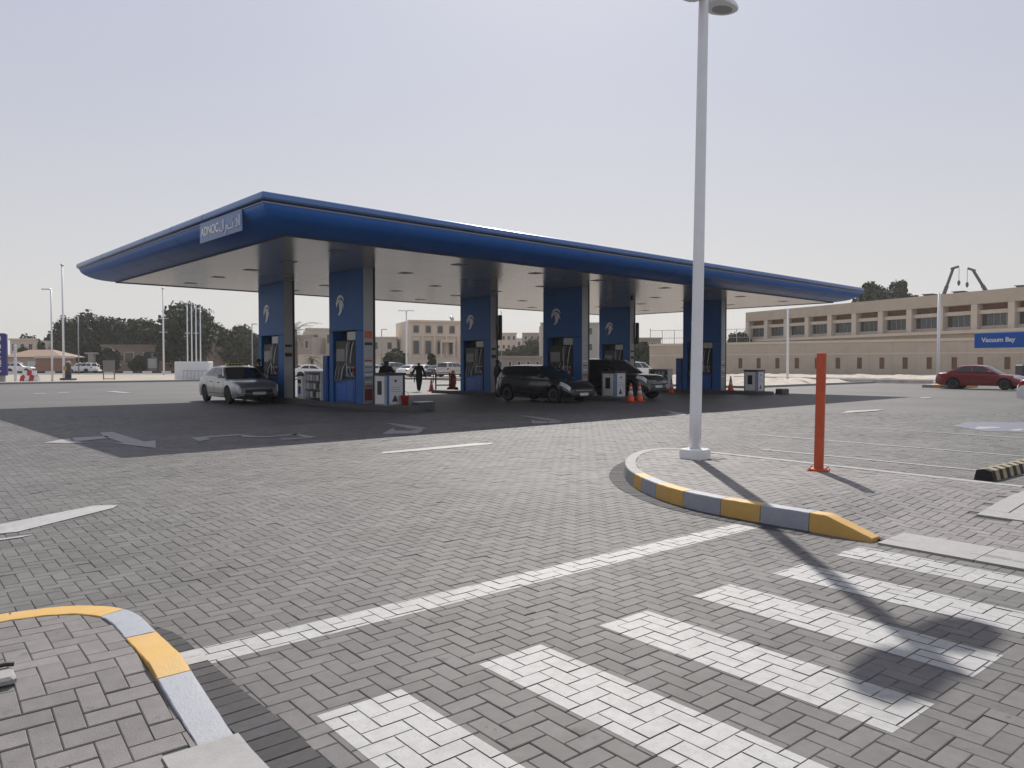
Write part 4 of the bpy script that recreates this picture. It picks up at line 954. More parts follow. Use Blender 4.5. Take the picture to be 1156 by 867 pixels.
MB().rbox(-.13,-.13,0,.13,.13,.03,.01).build('base_plate', M_orange, t); MB().box(ln-.058,-ln-.058,1.5205,ln+.058,-ln+.058,1.54).build('cap', mat('cap_pale',(.7,.45,.38),.5), t)
for a in range(4): MB().lathe([(.014,.03),(.014,.05),(.006,.055)], 6, (.1*(1 if a%2 else -1),.1*(1 if a//2 else -1),0)).build('bolt', M_grey, t)
x0, y0 = N2W(11.2, 3.55); t = thing('wheel_stop', 'black wheel stop with worn yellow stripes behind the kerbed island', 'wheel stop', (x0,y0,.004), -PHI)
prof = [(0,0),(.03,.13),(.12,.15),(.21,.13),(.24,0)]; n = 15; Lw = 2.0
for k in range(n):
    a, b_ = Lw*k/n+(.001), Lw*(k+1)/n-.001
    MB().prism(prof, 0, 1, fn=lambda p: (a+(b_-a)*p[2], p[0], p[1])).build('stripe', mat('worn_yellow',(.32,.255,.14),.7,var=.25,scale=14) if k % 2 else M_rub, t)

# ---------------------------------------------------------------- far kerbs and road
def kerbline(pts, label, h=.14, w=.2, m=None, seg=2.0, name='kerb'):
    t = struct(bpy.data.objects.new(name, None)); COL.objects.link(t); t['label'] = label
    k = 0
    for (ax, ay), (bx, by) in zip(pts, pts[1:]):
        d = Vector((bx-ax, by-ay)); n_ = max(1, round(d.length/seg)); d.normalize(); q = Vector((-d.y, d.x))*w/2; l = math.hypot(bx-ax, by-ay)/n_
        for i in range(n_):
            a = Vector((ax,ay))+d*(i*l+.004); b_ = Vector((ax,ay))+d*((i+1)*l-.004)
            c = [a-q, b_-q, b_+q, a+q]; c2 = [a-q*.8, b_-q*.8, b_+q*.8, a+q*.8]
            v = [(p.x,p.y,-.05) for p in c]+[(p.x,p.y,h-.02) for p in c]+[(p.x,p.y,h) for p in c2]
            mm = m[k % len(m)] if m else M_conc; k += 1
            MB().add(v, [(3,2,1,0),(8,9,10,11)]+[(r_*4+i_,r_*4+(i_+1)%4,r_*4+4+(i_+1)%4,r_*4+4+i_) for r_ in range(2) for i_ in range(4)]).build('kerb_stone', mm, t)
    return t
kerbline([(-25,69.5),(44,69.5)], 'pale kerb along the far left side of the forecourt', seg=6)
kerbline([(44,69.4),(44,25.5),(64,25.5),(66,21.5),(66,-10)], 'kerb between the forecourt and the rubble strip on the right', seg=4)
x, y = P(1054,437.5); t = struct(bpy.data.objects.new('kerb_island', None)); COL.objects.link(t); t['label'] = 'small yellow and grey kerbed corner behind the red car'; t.location = (x+1.3,y,0)
for k in range(4): MB().rbox(-1.5,-1.2+k*.62-.6,-.02,1.5,-1.2+k*.62,.2,.03).build('kerb_stone', [M_kyel,M_kgrey][k%2], t)
# verge pavement, road
def strip(name, pts, z, m, label): o = MB().add([(x_,y_,z) for x_,y_ in pts], [tuple(range(len(pts)))]).build(name, m); struct(o, label); return o
strip('verge', [(-160,69.6),(43.9,69.6),(43.9,74.5),(-160,74.5)], .06, M_conc, 'pale pavement strip beyond the far left kerb')
A_ = [D(-700,150), D(-100,112), D(640,122), D(700,135), D(700,150), D(640,140), D(-100,128), D(-700,190)]
strip('road', A_, -.012, M_asph, 'asphalt street beyond the far verge')
bw = [D(-60,128.6), D(300,133)]
kerbline(bw, 'black and white kerb of the street on the far left', seg=1.6, w=.3, h=.3, m=[M_white, M_rub])
# rubble bank on the right
def bank(name, fn, nu, nv, m, label): o = MB().grid(fn, nu, nv).build(name, m, smooth=False); struct(o, label); return o
rb0, rb1, rb2, rb3 = (44.3,25.8), (140,8), (155,80), (44.3,70)
def bankfn(u, v):
    x = 44.4+u*60; y = 26+v*34 if x < 64.2 else -10+v*70
    if x >= 64.2: x = max(x, 66.4)
    e = min(u*12,1)*min(v*10,1)*min((1-v)*6,1)*min((1-u)*6,1); n_ = math.sin(x*1.7)*math.cos(y*1.3+x*.3)*.12+random.uniform(-.09,.12)
    return (x, y, -.02+e*max(.02,(.28+n_)))
bank('rubble_bank', bankfn, 60, 44, mat('rubble_sand',(.40,.355,.30),.95,var=.3,scale=1.3,bump=.6,bscale=6), 'low bank of pale sand and rubble before the long beige wall')
# ---------------------------------------------------------------- background right: wall, long building, fence, sign, cranes
def frame_to(pa, da, pb, db):        # local x axis along the ground line between two picture columns
    a, b = Vector(D(pa, da)), Vector(D(pb, db)); d = b-a; return a, d.length, math.atan2(d.y, d.x)
# perimeter wall with slots
a, Lw, rz = frame_to(733, 110, 1290, 74)
t = thing('perimeter_wall', 'long low beige wall with narrow brown slots before the long building', 'wall', (a.x,a.y,-.02), rz)
Hw = 4.48; npan = 22; pw = Lw/npan
for k in range(npan):
    p = MB(); x0_, x1_ = k*pw+.006, (k+1)*pw-.006
    if k < 5: p.box(x0_,0,0,x1_,.35,Hw-.3)
    else:
        sx0, sx1, s0, s1 = x0_+pw*.42, x0_+pw*.42+.55, 1.0, 2.35
        p.box(x0_,0,0,sx0,.35,Hw-.3); p.box(sx1,0,0,x1_,.35,Hw-.3); p.box(sx0,0,0,sx1,.35,s0); p.box(sx0,0,s1,sx1,.35,Hw-.3)
    w = p.build('wall_panel', M_beige, t)
    if k >= 5: MB().box(sx0,.12,s0,sx1,.2,s1).build('slot_grille', M_brown, w)
MB().box(-.05,-.12,Hw-.3,Lw,.47,Hw).build('coping', M_beige2, t)
MB().box(0,-.03,2.75,Lw,-.001,2.9).build('string_course', M_beige2, t)
# long building behind
a, Lb, rz = frame_to(845, 137, 1240, 84)
t = thing('long_building', 'long beige two storey building with deep window bays behind the low wall', 'building', (a.x,a.y,0), rz)
HB = 10.9; nb = 12; bp = Lb/nb; z0, z1, z2, z3 = 5.7, 7.55, 7.9, 8.75
MB().box(0,0,0,Lb,.6,5.55).build('lower_wall', M_beige, t)
MB().box(-.3,-1.0,5.55,Lb,1.2,5.95).build('ledge', M_beige2, t)
MB().box(-.3,-.5,9.25,Lb,16,HB).build('parapet', M_beige, t)
MB().box(0,1.4,5.2,Lb,15.8,9.25).build('core_wall', M_beige, t)
MB().box(-.31,1.2,0,-.001,16,9.249).build('end_wall', M_beige, t)
for k in range(nb+1):
    MB().box(k*bp-.42,-.42,5.95,k*bp+.42,1.39,9.25).build('pilaster', M_beige2, t)
for k in range(nb):
    xa, xb_ = k*bp+.421, (k+1)*bp-.421
    w = MB().box(xa,.6,6.45,xb_,.66,7.95).build('window', M_win, t)
    for j in range(1,5): MB().box(xa+(xb_-xa)*j/5-.03,.55,6.45,xa+(xb_-xa)*j/5+.03,.599,7.95).build('mullion', M_grey, w)
    MB().box(xa,.2,5.951,xb_,1.39,6.449).build('spandrel', M_beige, t)
    MB().box(xa,.0,7.951,xb_,1.0,8.45).build('sun_shade', M_beige2, t)
    MB().box(xa,.7,8.451,xb_,.76,9.249).build('clerestory_panel', M_brown, t)
rv = thing('roof_unit', 'small dark roof unit left of the two crane jibs on the long building', 'roof unit', (*D(1049,108),0)); 
MB().box(-1.0,-.6,HB+.1-.101,1.0,.6,HB+.55).build('casing', M_darkg, rv); MB().box(-1.2,-.8,HB+.551,1.2,.8,HB+.62).build('cover', M_darkg, rv)
r2 = thing('roof_unit', 'small dark roof unit between the two crane jibs', 'roof unit', (*D(1083,104),0))
MB().box(-1.0,-.6,HB-.001,1.0,.6,HB+.55).build('casing', M_darkg, r2); MB().box(-1.2,-.8,HB+.551,1.2,.8,HB+.62).build('cover', M_darkg, r2)
r3 = thing('roof_unit', 'dark roof unit on the long building at the right picture edge', 'roof unit', (*D(1154,98),0))
MB().box(-1.0,-.6,HB-.001,1.0,.6,HB+.75).build('casing', M_darkg, r3); MB().box(-1.2,-.8,HB+.751,1.2,.8,HB+.82).build('cover', M_darkg, r3)
# mesh court fence
a, Lf, rz = frame_to(734, 122, 846, 104+12)
t = thing('court_fence', 'tall thin metal mesh fence rising behind the beige wall', 'fence', (a.x,a.y,0), rz)
for k in range(9): MB().tube([(Lf*k/8,0,0),(Lf*k/8,0,7.0 if k % 4 else 7.3)], .06 if k != 4 else .16, 6).build('post', M_grey, t)
for z in (4.8, 5.7, 6.95): MB().tube([(0,0,z),(Lf,0,z)], .035, 5).build('rail', M_grey, t)
mesh = MB()
for k in range(40): mesh.tube([(Lf*k/40,.02,4.6),(Lf*k/40,.02,6.95)], .012, 3, cap=False)
o = mesh.build('wire_mesh', M_grey, t)
# cranes behind the building
def crane(px0, py0, px1, py1, d, label):
    (xa, ya), (xc, yc) = D(px0, d), D(px1, d+2); za, zc = ZP(py0, d), ZP(py1, d+2)
    t = thing('crane_jib', label, 'crane', (xa, ya, 0)); A = Vector((0,0,za)); B_ = Vector((xc-xa, yc-ya, zc)); dr = B_-A; base = A-dr*(za-3.0)/dr.z if dr.z else A
    m1 = A.lerp(B_, .25)
    MB().tube([base, m1], .40, 6).build('lower_boom', M_darkg, t); MB().tube([m1, B_], .30, 6).build('upper_boom', M_darkg, t)
    s = 1 if px1 > px0 else -1; rr = Vector((math.sin(HEAD), -math.cos(HEAD), 0))*s
    MB().tube([B_-rr*.4, B_+rr*1.2+Vector((0,0,.5))], .26, 6).build('boom_head', M_darkg, t)
    MB().tube([B_+rr*1.3+Vector((0,0,.2)), B_+rr*1.3+Vector((0,0,-2.5))], .05, 5).build('hoist_rope', M_darkg, t)
    MB().lathe([(.1,-3.6),(.3,-3.2),(.3,-2.7),(.1,-2.4)], 8, tuple(B_+rr*1.3)).build('hook_block', M_darkg, t)
    MB().box(base.x-2,base.y-2,0,base.x+2,base.y+2,3.4).build('crane_body', M_darkg, t)
crane(1065, 330, 1074, 304, 160, 'left crane jib leaning right above the long building')
crane(1111, 328, 1097, 306, 160, 'right crane jib leaning left above the long building')
# wide blue sign
a = Vector(D(1100, 46)); bq = Vector(D(1262, 40)); d_ = bq-a; rz = math.atan2(d_.y, d_.x); Ls = d_.length
t = thing('vacuum_sign', 'wide blue sign with white lettering above the red car', 'sign', (a.x,a.y,0), rz)
MB().rbox(0,-.09,2.52,Ls,.09,3.44,.02).build('panel', M_signblue, t)
text_mesh('Vacuum Bay', 'lettering', .37, M_white, t, Matrix.Translation((1.34,-.095,2.99)) @ Matrix.Rotation(R(90), 4, 'X'), .004, bold=.012)
for xx in (Ls-1.2, Ls*.62+1.2): MB().box(xx-.08,.091,0,xx+.08,.25,3.3).build('post', M_grey, t)
t = thing('vacuum_unit', 'dark machine unit behind the nose of the red car', 'machine', (*D(1158,52),0), FACE)
MB().rbox(-.5,-.4,0,.5,.4,1.5,.05).build('casing', M_darkg, t); MB().box(-.35,-.41,.7,.35,-.4005,1.3).build('panel', M_dark, t)

# ---------------------------------------------------------------- lamp posts and poles further off
def street_lamp(px, d, ytop, label, arms, r=.09, m=M_galv, name='street_lamp', foot=False):
    x, y = D(px, d); z = ZP(ytop, d); t = thing(name, label, 'lamp post', (x,y,-.02), FACE)
    MB().tube([(0,0,0),(0,0,z*.5),(0,0,z)], [r,r*.85,r*.7], 10).build('pole', m, t, smooth=True)
    for s in arms:
        h = MB().rbox(min(0,s*1.1)+(.0 if s>0 else 0),-.16,z-.02,max(0,s*1.1),.16,z+.1,.04).build('lamp_head', m, t)
    if foot: MB().rbox(-.25,-.25,0,.25,.25,.3,.02).build('footing_block', M_white, t)
street_lamp(59, 69, 327, 'pale lamp post with one short head near the far left kerb', (-.75,))
street_lamp(89, 120, 358, 'thin grey lamp post before the dark trees on the left', (-.6,), .1, M_grey)
street_lamp(459, 100, 351, 'pale lamp post with a T shaped twin head left of the villa', (-1,1), .13)
street_lamp(431, 130, 372, 'thin lamp post right of the nearest fuel column', (.9,), .1, M_grey)
street_lamp(285, 110, 366, 'thin lamp post left of the taxi column', (.7,), .1, M_grey)
street_lamp(566, 140, 352, 'thin lamp post between the middle columns', (-.2,), .09, M_grey)
street_lamp(889, 64, 349, 'pale lamp post in the rubble strip before the wall', (), .11)
street_lamp(1059, 56, 331, 'pale lamp post on the kerbed corner behind the red car', (), .12, foot=True)
def pole(px, d, ytop, label, r=.08, cat='pole', group=None, name='pole', cross=()):
    x, y = D(px, d); z = ZP(ytop, d); t = thing(name, label, cat, (x,y,-.02), FACE, group)
    MB().tube([(0,0,0),(0,0,z)], [r, r*.7], 8).build('shaft', M_galv, t, smooth=True)
    MB().lathe([(r*1.4,z),(r*1.6,z+.08),(r*.5,z+.16)], 8).build('finial', M_grey, t)
    for zz, ww in cross: MB().box(-ww,-.04,zz,ww,.04,zz+.06).build('cross_bar', M_galv, t)
pole(72, 73, 300, 'tallest pale pole near the far left kerb', .11)
pole(185, 110, 326, 'tall pale pole behind the notice board on the left', .14, cross=((8.2,.8),(6.2,.6)))
for k in range(4):
    pole(212+k*4.9, 77, 344+.3*k, ['leftmost of the four flagpoles behind the white planter wall','second from left of the four flagpoles','third from left of the four flagpoles','rightmost of the four flagpoles behind the white planter wall'][k], .075, 'flagpole', 'four bare flagpoles', 'flagpole', cross=((4.7,.25),) if k % 2 == 0 else ())
# white planter wall
x, y = D(218, 73.5); t = thing('planter_wall', 'white boxed wall with a rail at the foot of the flagpoles', 'wall', (x,y,.05), FACE)
MB().rbox(-1.6,-.5,0,1.75,.6,1.75,.05).build('box', M_white, t)
for k in range(7): MB().tube([(-.6+k*.36,-.75,0),(-.6+k*.36,-.75,.85)], .02, 5).build('baluster', M_grey, t)
MB().tube([(-.7,-.75,.86),(1.7,-.75,.86)], .025, 5).build('rail', M_grey, t)
# totem at the left edge
x, y = D(1.5, 66); t = thing('totem_sign', 'indigo totem sign with white vertical lettering at the left picture edge', 'sign', (x,y,0), FACE+R(8))
MB().rbox(-1.4,-.2,.55,.5,.2,4.25,.08).build('panel', M_totem, t); MB().box(-1.2,-.1,0,.3,.1,.549).build('foot', M_grey, t)
text_mesh('ADNOC', 'lettering', .85, M_white, t, Matrix.Translation((-.15,-.205,2.45)) @ Matrix.Rotation(R(90), 4, 'X') @ Matrix.Rotation(R(90), 4, 'Z'), .004)
# white post, barrier blocks, dark kerb post, notice board
x, y = D(17.5, 68); t = thing('white_post', 'short white post beside the red and white barriers', 'post', (x,y,0), FACE)
MB().tube([(0,0,0),(0,0,3.2)], .12, 10).build('shaft', M_white, t); MB().lathe([(.13,3.2),(.13,3.26),(.05,3.3)], 10).build('cap', M_white, t)
k = 0
BW = ['leftmost','second from left','third from left','rightmost']
for row in range(2):
    for j in range(4-row):
        x, y = D(26+j*5.2+row*2.4, 69+row*1.5); red = (j+row) % 2 == 0
        lab = ('front row barrier block, ' if row == 0 else 'rear row barrier block, ')+BW[j]+(', red' if red else ', white')
        t = thing('barrier_block', lab, 'barrier', (x,y,.0 if row == 0 else 0), FACE, 'red and white barrier blocks on the far left')
        hh = .5 if row == 0 else .95
        MB().prism([(-.22,0),(-.2,.15),(-.1,.3),(-.08,hh),(.08,hh),(.1,.3),(.2,.15),(.22,0)], -.19, .19, fn=lambda p: (p[2], p[0], p[1])).build('body', M_red if red else M_white, t)
        MB().box(-.06,-.06,hh+.001,.06,.06,hh+.06).build('lug', M_darkg, t)
x, y = D(77, 70); t = thing('kerb_post', 'stout dark post with pale domed top near the far left kerb', 'post', (x,y,.06), FACE)
MB().rbox(-.55,-.45,0,.55,.45,.2,.04).build('plinth', M_darkg, t); MB().lathe([(.27,.2),(.25,1.4),(.24,1.55)], 12).build('shaft', M_darkg, t, smooth=True)
MB().lathe([(.245,1.551),(.22,1.68),(.1,1.78)], 12).build('dome', M_conc, t, smooth=True); MB().box(-.28,-.29,.9,.0,-.24,1.3).build('plate', mat('plate_ochre',(.4,.25,.05),.5), t)
x, y = D(123, 72); t = thing('notice_board', 'grey brown notice board on two legs at the far left kerb', 'board', (x,y,.055), FACE)
MB().rbox(-.55,-.06,.75,.55,.06,1.85,.02).build('board', mat('board_brown',(.2,.19,.185),.6), t)
for s in (-.55,.49): MB().box(s,-.05,0,s+.06,.05,.749).build('leg', mat('leg_red_brown',(.25,.13,.10),.6), t)
MB().box(-.489,-.03,.05,.489,.03,.12).build('cross_bar', mat('leg_red_brown',(.25,.13,.10),.6), t)
# low guard rail in the centre gap
x, y = D(470, 64); t = thing('guard_rail', 'low dark guard rail behind the walking man', 'rail', (x,y,0), FACE)
for k in range(9): MB().box(-5+k*1.6,-.04,0,-4.92+k*1.6,.04,.62).build('post', M_darkg, t)
MB().box(-5,-.05,.621,8,.05,.72).build('rail', M_darkg, t); MB().box(-5,.041,.3,8,.06,.37).build('lower_rail', M_darkg, t)

# ---------------------------------------------------------------- houses far behind
def house(px0, px1, d, ytop, label, m, storeys=2, nwin=4, depth=12, parapet=True, z0=0, door=True, wfrac=.42, name='house', cat='house', dark=None, ang=0):
    a, b = Vector(D(px0, d)), Vector(D(px1, d*(1+ang))); dd = b-a; L_ = dd.length; rz_ = math.atan2(dd.y, dd.x); Ht = ZP(ytop, d)
    t = thing(name, label, cat, (a.x,a.y,-.02), rz_); MB().box(0,0,0,L_,depth,Ht).build('wall', m, t)
    if parapet: MB().box(-.2,-.2,Ht+.001,L_+.2,.5,Ht+.35).build('parapet', m, t)
    sh = Ht/storeys
    for s in range(storeys):
        for k in range(nwin):
            cx = L_*(k+.5)/nwin; ww = L_/nwin*wfrac*.5; za = s*sh+sh*.36; zb_ = s*sh+sh*.76
            f = MB().box(cx-ww-.1,-.08,za-.1,cx+ww+.1,-.001,zb_+.1).build('window_frame', M_beige2, t); MB().box(cx-ww,-.09,za,cx+ww,-.0805,zb_).build('pane', dark or M_win, f)
    return t
# villa
M_villa = mat('villa_cream', (.66,.56,.45), .85, var=.06, scale=.8)
a, b = Vector(D(463, 150)), Vector(D(556, 156)); dd = b-a; Lv = dd.length; rz = math.atan2(dd.y, dd.x); Hv = 10.3
t = thing('villa', 'three storey beige villa with pilasters and arched windows behind parked cars', 'villa', (a.x,a.y,-.02), rz)
MB().box(0,0,0,Lv,14,Hv).build('wall', M_villa, t); MB().box(-.3,-.4,Hv-.35,Lv+.3,.6,Hv+.05).build('cornice', M_villa, t); MB().box(-.1,-.25,7.15,Lv,-.001,7.45).build('string_course', M_villa, t)
nc = 7; cw = Lv/nc
for k in range(nc+1): MB().box(k*cw-.22 if k else 0,-.32,0,k*cw+.22,-.001,7.149).build('pilaster', M_villa, t)
for k in range(nc):
    cx = (k+.5)*cw
    for za, zb_, ww in ((1.0,2.4,.55),(3.7,6.2,.5),(7.9,9.2,.45)):
        f = MB().box(cx-ww-.15,-.1,za-.15,cx+ww+.15,-.001,zb_+.15).build('window', M_pink, t)
        poly = [(cx-ww,za),(cx+ww,za),(cx+ww,zb_-.3)]+[(cx+ww*math.cos(q), zb_-.3+.3*math.sin(q)) for q in [math.pi*i/6 for i in range(1,6)]]+[(cx-ww,zb_-.3)]
        MB().prism(poly, .101, .13, fn=lambda p: (p[0],-p[2],p[1])).build('pane', M_win, f)
MB().box(2.4*cw,-1.6,5.9,3.6*cw,-.321,6.5).build('porch_roof', M_villa, t)
for q in (2.45, 3.5): MB().tube([(q*cw,-1.4,0),(q*cw,-1.4,5.9)], .22, 10).build('porch_column', M_villa, t)
MB().tube([(Lv*.55,4,Hv),(Lv*.55,4,Hv+1.6)], .06, 5).build('aerial_mast', M_grey, t)
dish = MB().lathe([(.02,0),(.5,.12),(.9,.42)], 12); dv = dish.build('satellite_dish', M_grey, t, smooth=True); dv.location = (Lv*.55,3.9,Hv+.75); dv.scale = (.7,.7,.7); dv.rotation_euler = (R(70),0,R(30))
# villa boundary wall
def wall(px0, d0, px1, d1, h, label, m, th=.3):
    a, L_, rz_ = frame_to(px0, d0, px1, d1); t = thing('boundary_wall', label, 'wall', (a.x,a.y,-.02), rz_)
    n_ = max(2, int(L_/6))
    for k in range(n_): MB().box(L_*k/n_+.02,0,0,L_*(k+1)/n_-.02,th,h).build('wall_panel', m, t)
    MB().box(-.1,-.08,h+.001,L_+.1,th+.08,h+.15).build('coping', m, t)
    for k in range(n_+1): MB().box(L_*k/n_-.2,-.06,0,L_*k/n_+.2,-.001,h).build('pier', m, t)
wall(418, 142, 610, 148, 2.6, 'pale boundary wall before the villa', M_beige2)
wall(330, 118, 412, 122, 2.9, 'pale boundary wall with round marks behind the left columns', M_beige2)
house(346, 400, 160, 372, 'plain beige flat roofed house left of the nearest column', M_beige2, 2, 3, ang=.02)
house(400, 448, 158, 382, 'beige flat roofed house right of the nearest column', M_beige2, 2, 3, wfrac=.3)
house(330, 352, 150, 380, 'low pinkish house behind the palm tree', M_pink, 2, 2, wfrac=.3)
house(446, 465, 175, 392, 'small pinkish house left of the villa', M_pink, 1, 2)
house(560, 583, 210, 377, 'grey beige block of flats far behind, left of the gap', M_beige2, 4, 4)
house(590, 618, 205, 377, 'grey beige block of flats far behind, beside the white building', M_pink, 4, 4)
house(576, 596, 240, 383, 'farthest grey building low between two blocks', M_beige2, 3, 3)
house(611, 676, 150, 366, 'tall pale building behind the middle fuel columns', mat('pale_grey_render',(.42,.40,.37),.85,var=.04), 3, 3, wfrac=.3)
house(560, 612, 128, 404, 'long low brownish wall house between the middle columns', M_pink, 1, 5, wfrac=.25)
house(716, 746, 150, 383, 'grey house behind the beige wall, right of the charcoal off-roader', M_pink, 2, 2)
# left side houses
house(115, 240, 148, 391, 'long low brown house under the trees on the left', mat('brown_render',(.22,.165,.13),.85,var=.12,scale=.6), 1, 6, 14, wfrac=.45)
house(12, 40, 150, 384, 'pale house far left behind the sloping tile roof', M_beige2, 2, 3)
t = thing('tiled_house', 'low house with a broad brown sloping roof on the far left', 'house', (*D(8,140),-.02), FACE+R(4))
MB().box(0,0,0,9,7,2.9).build('wall', M_beige, t); MB().add([(-.8,-.8,2.9),(10.5,-.8,2.9),(10.5,7.8,2.9),(-.8,7.8,2.9),(2.5,3,4.3),(6.5,3,4.3),(6.5,4,4.3),(2.5,4,4.3)], [(3,2,1,0),(4,5,6,7),(0,1,5,4),(1,2,6,5),(2,3,7,6),(3,0,4,7)]).build('roof', mat('roof_brown',(.30,.21,.15),.85,var=.1), t)
for k in range(3):
    f = MB().box(1+k*2.6,-.08,.9,2.6+k*2.6,-.001,2.2).build('window', M_grey, t); MB().box(1.1+k*2.6,-.09,1.0,2.5+k*2.6,-.0805,2.1).build('pane', M_lit if k < 2 else M_win, f)
t = thing('gate_shelter', 'red brown gate shelter with a pale flat roof on the far left', 'shelter', (*D(41,134),-.02), FACE)
MB().box(0,0,0,4.8,3,2.6).build('wall', mat('red_brown_render',(.27,.15,.11),.85,var=.1), t); MB().box(-.2,-.3,2.601,5,3.2,3.0).build('roof', M_beige2, t)
t = thing('gate_pillar', 'pale gate pillar before the dark trees on the far left', 'pillar', (*D(104,138),-.02), FACE)
MB().box(-.5,-.4,0,.5,.4,3.4).build('shaft', M_conc, t); MB().box(-1.0,-.6,3.401,1.0,.6,3.7).build('cap', M_conc, t)
t = thing('kiosk_frame', 'dark open frame kiosk with a pale panel under the trees', 'kiosk', (*D(172,140),-.02), FACE)
for s in (-1.1,1.0): MB().box(s,-.1,0,s+.15,.1,3.6).build('post', M_dark, t)
MB().box(-1.2,-.3,3.601,1.25,.3,3.85).build('roof', M_dark, t); MB().box(-.8,-.05,.8,.8,.05,2.6).build('panel', M_grey, t)

# ---------------------------------------------------------------- trees
def tree(px, d, ytop, wpx, label, m=M_leaf, seed=1, n=2600, trunk=.32, group='dark trees beyond the station', leaf=.5):
    rnd = random.Random(seed); x, y = D(px, d); Hh = ZP(ytop, d); rw = wpx/2/F*d
    t = thing('tree', label, 'tree', (x,y,-.02), rnd.uniform(0,6.28), group); zc = Hh*.58; rh = Hh*.42
    b = MB(); b.tube([(0,0,0),(.1,.05,Hh*.2),(.05,.1,Hh*.42),(0,0,Hh*.62)], [trunk,trunk*.75,trunk*.6,trunk*.3], 8)
    cl = []
    for k in range(30):
        a = rnd.uniform(0, 6.283); u = rnd.uniform(-.85,1); rr = math.sqrt(max(0,1-u*u))*rnd.uniform(.45,.95)
        c = Vector((rw*rr*math.cos(a), rw*rr*math.sin(a), zc+rh*u*.86)); cl.append((c, rnd.uniform(.34,.52)*min(rw, rh)))
        if k < 9: b.tube([(0,0,Hh*.28+.02*k*Hh), c*.5+Vector((0,0,Hh*.25)), c], [trunk*.35,trunk*.22,.04], 5)
    b.build('trunk', M_bark, t, smooth=True)
    f = MB()
    for k in range(n):
        c, r_ = cl[rnd.randrange(len(cl))]; dv = Vector((rnd.gauss(0,1), rnd.gauss(0,1), rnd.gauss(0,.8))).normalized()*r_*rnd.uniform(.35,1.12)
        p = c+dv; nrm = (dv.normalized()+Vector((rnd.gauss(0,.6),rnd.gauss(0,.6),rnd.gauss(.2,.6)))).normalized(); u = nrm.orthogonal().normalized(); w_ = nrm.cross(u)
        s = leaf*rnd.uniform(.6,1.3); q = rnd.uniform(.4,.8)
        f.add([p-u*s, p+w_*s*q*.9+nrm*s*.15, p+u*s, p-w_*s*q], [(0,1,2,3)])
    f.build('crown', m, t)
TR = [(35,152,386,36,'low dark tree at the left end of the tree row',M_leaf),(58,158,377,52,'rounded dark tree behind the two tall poles',M_leaf),(93,165,357,54,'tall dark tree behind the white off-roader',M_leaf),(128,168,364,52,'dark tree right of the tallest tree on the left',M_leaf),(153,160,362,44,'dark tree behind the notice board',M_leaf),(172,156,366,28,'thin ragged dark tree beside the tall cross-barred pole',M_leaf2),
      (212,150,347,62,'tall dense tree behind the four flagpoles',M_leaf),(240,155,372,44,'olive tree right of the flagpoles',M_leaf2),(262,158,370,48,'olive tree above the taxi',M_leaf2),(283,162,379,40,'low olive tree behind the taxi column',M_leaf2),(124,140,396,20,'small dark bush before the low brown house',M_leaf),(158,141,404,18,'low dark shrub at the low brown house',M_leaf),
      (985,150,318,40,'left of the two dark trees above the long building',M_leaf),(1014,150,317,34,'right of the two dark trees above the long building',M_leaf),(1033,152,328,12,'small dark treetop right of the two roof trees',M_leaf),
      (447,128,397,22,'small olive tree left of the pale T shaped lamp',M_leaf2),(461,185,386,20,'dark round tree behind the small pinkish house',M_leaf),(580,170,389,40,'hazy olive tree between the middle columns',M_leaf2),(604,168,387,30,'hazy olive tree beside the tall pale building',M_leaf2),(726,120,390,26,'grey green tree left of the beige wall',M_leaf2),(834,135,376,22,'dark shrub behind the mesh fence',M_leaf),(487,130,400,6,'slim cypress in front of the villa',M_leaf)]
for i, (px, d, yt, w_, lab, m) in enumerate(TR): tree(px, d, yt, w_, lab, m, 11+i, n=7500 if w_ > 25 else 2600)
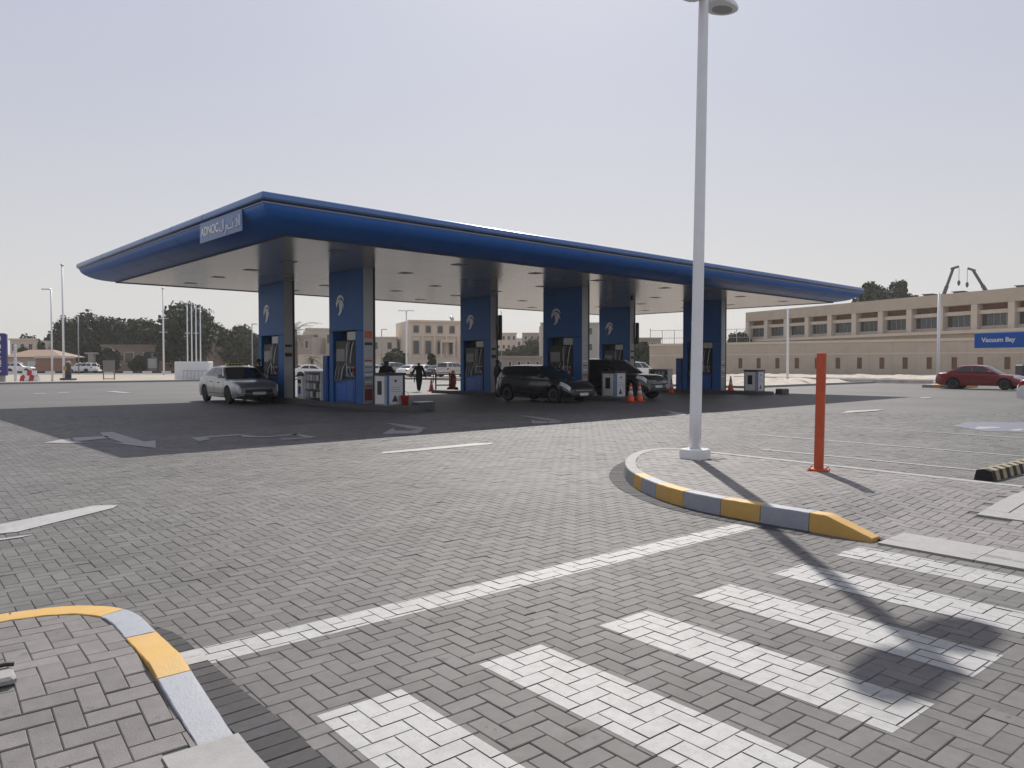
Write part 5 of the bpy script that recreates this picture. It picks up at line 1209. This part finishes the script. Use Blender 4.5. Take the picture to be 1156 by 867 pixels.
# palms
def palm(px, d, ytop, label, seed, spread=2.6):
    rnd = random.Random(seed); x, y = D(px, d); Hh = ZP(ytop, d)-.8; t = thing('palm_tree', label, 'palm tree', (x,y,-.02), 0, 'palm trees beyond the station')
    MB().tube([(0,0,0),(.05,0,Hh*.5),(0,0,Hh)], [.26,.2,.18], 10).build('trunk', M_bark, t, smooth=True)
    for k in range(22):
        a = rnd.uniform(0,6.283); el = rnd.uniform(-.35,1.2); L_ = spread*rnd.uniform(.8,1.1); b = MB(); pts = []
        for i in range(7):
            s = i/6; rr = L_*s*math.cos(el*(1-.5*s)); z = Hh+L_*(s*math.sin(el)-.55*s*s); pts.append(Vector((rr*math.cos(a), rr*math.sin(a), z)))
        sd = Vector((-math.sin(a), math.cos(a), 0))
        for i in range(6):
            w0, w1 = .30*math.sin(math.pi*(i/6*.85+.12)), .30*math.sin(math.pi*((i+1)/6*.85+.12))
            for sg in (1,-1):
                for q in range(3):
                    p0 = pts[i].lerp(pts[i+1], q/3); p1 = pts[i].lerp(pts[i+1], (q+.55)/3); tip = p0+sd*sg*w0*1.6+(pts[i+1]-pts[i])*.6+Vector((0,0,-.12))
                    b.add([p0,p1,tip], [(0,1,2)])
        b.build('frond', M_leaf2, t)
palm(334, 92, 366, 'palm tree seen between the two left fuel columns', 3, 3.2); palm(352, 112, 398, 'small palm behind the left columns', 4, 1.6)

# ---------------------------------------------------------------- thin desert haze
hz = MB().box(-420,-420,-1.1,420,420,32).build('haze', None); hz.data.materials.clear(); hz['kind'] = 'stuff'; hz['label'] = 'thin pale desert haze filling the air'
hm = bpy.data.materials.new('haze_air'); hm.use_nodes = True; hn = hm.node_tree; hn.nodes.remove(hn.nodes['Principled BSDF'])
pv = hn.nodes.new('ShaderNodeVolumePrincipled'); pv.inputs['Color'].default_value = (.95,.94,.93,1); pv.inputs['Density'].default_value = .0003; pv.inputs['Anisotropy'].default_value = .3
hn.links.new(pv.outputs[0], hn.nodes['Material Output'].inputs['Volume']); hz.data.materials.append(hm)
